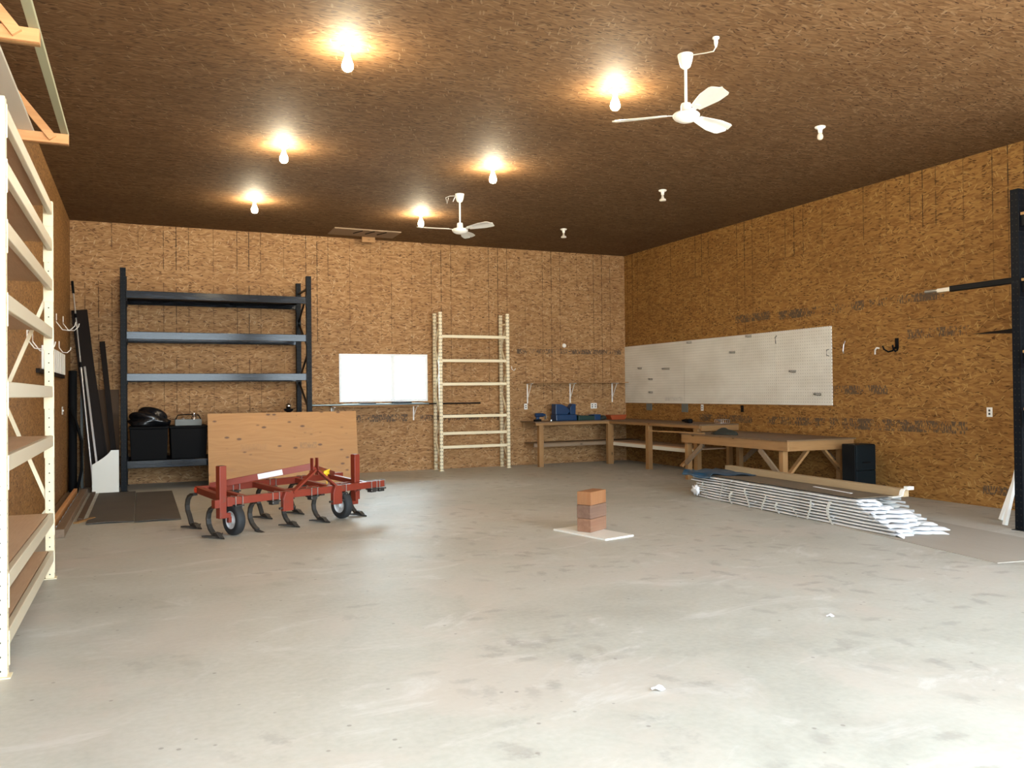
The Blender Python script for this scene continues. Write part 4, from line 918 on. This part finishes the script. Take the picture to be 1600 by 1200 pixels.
# ------------------------------------------------------------------ cultivator
TH = radians(26)
cult = thing('cultivator', 'red three-point field cultivator with curved tines and two wheels on the concrete', 'cultivator', (1.621, 9.77, 0), TH)
FZ, RZ, RV = 0.372, 0.43, 0.80
b = B(); b.span((-0.84,-0.04,FZ-0.04),(1.30,0.04,FZ+0.04)); obj('front_toolbar', b, M_red, cult, bevel=0.006)
b = B(); b.span((-0.78,RV-0.04,RZ-0.04),(1.28,RV+0.04,RZ+0.04)); rt = obj('rear_toolbar', b, M_red, cult, bevel=0.006)
obj('reflector', B().cyl((-0.782,RV,RZ),(-0.792,RV,RZ),0.03,18), M_reflect, rt, 'bright red round reflector')
for u in (-0.62, -0.05, 0.55, 1.08): obj('cross_member', B().bar((u, 0.04, FZ), (u, RV-0.04, RZ), 0.06, 0.06), M_red, cult, bevel=0.004)
for u in (-0.945, 0.94):
    vv = -0.0 if u < 0 else 0.10
    up = obj('wheel_standard', B().span((u-0.04, vv-0.04, 0.20),(u+0.04, vv+0.04, 0.755)), M_red, cult, bevel=0.005)
    obj('inner_sleeve', B().span((u-0.03, vv-0.03, 0.748),(u+0.03, vv+0.03, 0.757)), M_iron, up)
obj('standard_bracket', B().span((-0.905,-0.05,FZ-0.05),(-0.84,0.05,FZ+0.05)), M_red, cult, bevel=0.003)
obj('standard_bracket', B().span((0.86,0.04,FZ-0.03),(1.02,0.062,FZ+0.03)), M_red, cult, bevel=0.003)
obj('left_frame_arm', B().bar((-0.945,0.04,0.42),(-0.76,RV-0.04,RZ),0.07,0.07), M_red, cult, bevel=0.004)
# wheels
def wheel(u, v, lab):
    prof = []
    for k in range(25):
        a = 2*pi*k/24; prof.append((0.125 + 0.040*cos(a), 0.050*sin(a)))
    b = B(); seg = 40; rings = []
    for s in range(seg):
        th = 2*pi*s/seg
        ring = []
        for k in range(20):
            a = 2*pi*k/20; ca, sa = cos(a), sin(a)
            rr_ = 0.125 + 0.040*(abs(ca)**0.7)*(1 if ca > 0 else -1); ax = 0.052*(abs(sa)**0.7)*(1 if sa > 0 else -1)
            ring.append(b.bm.verts.new((ax, rr_*cos(th), rr_*sin(th))))
        rings.append(ring)
    for s in range(seg):
        A, Bq = rings[s], rings[(s+1) % seg]
        for k in range(20): b.bm.faces.new((A[k], A[(k+1)%20], Bq[(k+1)%20], Bq[k]))
    w = obj('wheel', b, M_rubber, cult, smooth=True, loc=(u, v, 0.165))
    b = B(); b.lathe([(0.097,0.0),(0.100,-0.040),(0.092,-0.044),(0.082,-0.030),(0.050,-0.020),(0.030,-0.034),(0.026,-0.055),(0.001,-0.058)], axis='x', seg=32)
    b.lathe([(0.097,0.0),(0.100,0.040),(0.088,0.042),(0.080,0.02),(0.001,0.02)], axis='x', seg=32)
    obj('rim', b, M_rim, w, 'white wheel rim', smooth='auto')
    return w
w1 = wheel(-0.785, 0.02, ''); w2 = wheel(0.68, 0.04, '')
obj('axle_arm', B().span((-0.905,-0.022,0.20),(-0.845,0.022,0.25)).span((-0.87,-0.02,0.145),(-0.835,0.02,0.21)), M_red, cult, bevel=0.003)
obj('axle_arm', B().span((0.71,0.02,0.15),(0.90,0.06,0.19)).span((0.88,0.02,0.15),(0.92,0.10,0.30)), M_red, cult, bevel=0.003)
# hitch mast
for s in (-1, 1):
    obj('mast_plate', B().prism([(-0.03,0.56),(0.03,0.56),(0.026,0.76),(-0.026,0.76)], (0.255+s*0.035-0.006,0,0), (0,1,0), (0,0,1), (0.012,0,0)), M_red, cult, bevel=0.002)
obj('mast_leg', B().bar((0.24,-0.03,0.62),(-0.09,-0.05,FZ+0.02),0.022,0.065,up=(0,1,0)), M_red, cult, bevel=0.003)
obj('mast_leg', B().bar((0.27,-0.03,0.62),(0.54,-0.05,FZ+0.02),0.022,0.065,up=(0,1,0)), M_red, cult, bevel=0.003)
obj('mast_web', B().prism([(0.19,0.60),(0.32,0.60),(0.255,0.66)], (0,0.0,0), (1,0,0), (0,0,1), (0,0.02,0)), M_red, cult)
for u in (-0.18, 0.51):
    lug = obj('hitch_lug', B().prism([(-0.06,0.20),(0.07,0.20),(0.07,FZ+0.045),(-0.03,FZ+0.045),(-0.06,0.33)], (u,-0.10,0), (1,0,0), (0,0,1), (0,0.055,0)), M_red, cult, bevel=0.004)
    obj('hitch_pin', B().cyl((u-0.10,-0.075,0.235),(u+0.11,-0.075,0.235),0.013,12), M_iron, lug)
s1 = obj('mast_stay', B().bar((0.22,0.03,0.66),(-0.64,RV-0.05,RZ+0.035),0.02,0.075), M_red, cult, bevel=0.003)
pA, pB = vec(0.22,0.03,0.66), vec(-0.64,RV-0.05,RZ+0.035); dd = (pB-pA).normalized(); nn = dd.cross(Vector((0,0,1))).normalized()
for sgn in (1,):
    off = nn * (0.0115 if nn.y < 0 else -0.0115)
    obj('decal', B().bar(pA + dd*0.32 + off, pA + dd*0.60 + off, 0.002, 0.062), M_label, s1, 'blank white decal strip')
obj('mast_stay', B().bar((0.29,0.03,0.64),(1.12,RV-0.05,RZ+0.035),0.02,0.06), M_red, cult, bevel=0.003)
# U-bolt clamps
def clamp(u, v, z):
    c = obj('clamp', B().span((u-0.055,v-0.06,z-0.062),(u+0.055,v+0.06,z-0.048)).span((u-0.04,v-0.04,z-0.095),(u+0.04,v+0.04,z-0.06)), M_iron, cult, bevel=0.003)
    b = B()
    for s in (-1, 1): b.tube([(u+s*0.042,v-0.048,z-0.075),(u+s*0.042,v-0.048,z+0.046),(u+s*0.042,v+0.048,z+0.046),(u+s*0.042,v+0.048,z-0.075)], 0.006, 6)
    obj('u_bolt', b, M_zinc, c)
FU = [-1.0+0.06, -0.55, -0.09, 0.33, 0.80]
for u in (-0.76, -0.30, 0.22, 0.64, 1.12, 1.25): clamp(u, 0, FZ)
for u in (-0.30, 0.20, 0.66): clamp(u, RV, RZ)
# tines
def tine(u, v0, z0, foot=True):
    pts = [(u, v0-0.02, z0-0.045), (u, v0+0.06, z0-0.05), (u, v0+0.115, z0-0.075), (u, v0+0.150, z0-0.12), (u, v0+0.165, z0-0.18), (u, v0+0.155, z0-0.24), (u, v0+0.12, z0-0.29), (u, v0+0.07, 0.045), (u, v0+0.015, 0.020)]
    b = B(); b.strip(pts, 0.050, 0.028, side=(1,0,0)); s = obj('tine', b, M_iron, cult, bevel=0.003)
    if foot:
        b = B(); b.prism([(0,-0.15),(0.035,-0.04),(0.125,0.085),(0.075,0.085),(0,0.02),(-0.075,0.085),(-0.125,0.085),(-0.035,-0.04)], (u, v0, 0.012), (1,0,0), (0,1,0.07), (0,0,0.014)); b.prism([(-0.10,0.0),(0.03,0.0),(0.03,0.05),(-0.03,0.045)], (u-0.025, v0, 0.012), (0,1,0), (0,0,1), (0.05,0,0))
    else:
        b = B(); b.prism([(-0.025,-0.10),(0.025,-0.10),(0.03,0.03),(-0.03,0.03)], (u, v0, 0.002), (1,0,0), (0,1,0.15), (0,0,0.012))
    obj('sweep', b, M_iron, s)
for u, v, ft in ((-1.0, 0.0, True), (-0.50, 0.0, False), (-0.06, 0.0, True), (0.36, 0.0, True), (0.95, 0.05, True)): tine(u, v, FZ, ft)
for u, v, ft in ((-0.80, RV, True), (0.12, RV, True), (0.58, RV, True)): tine(u, v, RZ, ft)
obj('tine_holder', B().span((-1.04,-0.035,FZ-0.055),(-0.96,0.03,FZ+0.03)).span((-0.97,-0.03,FZ-0.03),(-0.84,0.03,FZ+0.02)), M_red, cult)
# yellow tag
yc = obj('tag_tie', B().cyl((0.66,0.30,0.37),(0.66,0.30,0.52),0.006,8).tube([(0.66,0.30,0.50),(0.62,0.31,0.55),(0.70,0.30,0.57),(0.68,0.29,0.52)],0.016,8).sph((0.65,0.30,0.54),0.035,(1.2,0.6,0.9),12), M_yellow, cult, 'yellow plastic tie', smooth='auto')
obj('centre_channel', B().bar((-0.05,0.30,FZ),(1.08,0.30,FZ),0.05,0.05), M_red, cult, bevel=0.003)

# ------------------------------------------------------------------ light
w = bpy.data.worlds.new('World'); bpy.context.scene.world = w; w.use_nodes = True
bg = w.node_tree.nodes['Background']; bg.inputs[0].default_value = (0.76, 0.90, 1.0, 1); bg.inputs[1].default_value = 6.0
def portal(name, loc, rot, sx, sy):
    l = bpy.data.lights.new(name, 'AREA'); l.shape = 'RECTANGLE'; l.size = sx; l.size_y = sy; l.cycles.is_portal = True
    o = bpy.data.objects.new(name, l); C.objects.link(o); o.location = loc; o.rotation_euler = rot
for d0, d1 in DOORS: portal('door_daylight', ((d0+d1)/2, YF - W/2, dz/2), (radians(90), 0, 0), d1-d0, dz)
portal('window_daylight', ((wx0+wx1)/2, YB + 0.12, (wz0+wz1)/2), (radians(-90), 0, 0), wx1-wx0, wz1-wz0)
s = bpy.data.lights.new('sun', 'SUN'); s.energy = 22.0; s.angle = radians(0.6); s.color = (1.0, 0.96, 0.90)
so = bpy.data.objects.new('sun', s); C.objects.link(so)
so.rotation_euler = Vector((0.15, 0.60, -1.0)).to_track_quat('-Z', 'Y').to_euler()

# ------------------------------------------------------------------ camera
yaw, pitch, roll, F = 0.41788, 0.01014, -0.01065, 1306.27
fw = Vector((sin(yaw)*cos(pitch), cos(yaw)*cos(pitch), sin(pitch))); r0 = Vector((cos(yaw), -sin(yaw), 0)); u0 = r0.cross(fw)
r = r0*cos(roll) + u0*sin(roll); u = u0*cos(roll) - r0*sin(roll)
cd = bpy.data.cameras.new('camera'); cam = bpy.data.objects.new('camera', cd); C.objects.link(cam)
Mx = Matrix((r, u, -fw)).transposed().to_4x4(); Mx.translation = (0, 0, 1.5); cam.matrix_world = Mx
cd.sensor_fit = 'HORIZONTAL'; cd.sensor_width = 36; cd.lens = 36 * F / 1600; cd.clip_start = 0.02; cd.clip_end = 200
sc = bpy.context.scene; sc.camera = cam
sc.view_settings.view_transform = 'Standard'; sc.view_settings.look = 'None'; sc.view_settings.gamma = 1.0; sc.view_settings.use_curve_mapping = False
sc.view_settings.exposure = 1.56
sc.cycles.use_denoising = True
sc.cycles.max_bounces = 8; sc.cycles.diffuse_bounces = 5; sc.cycles.transparent_max_bounces = 8
sc.cycles.sample_clamp_indirect = 8.0
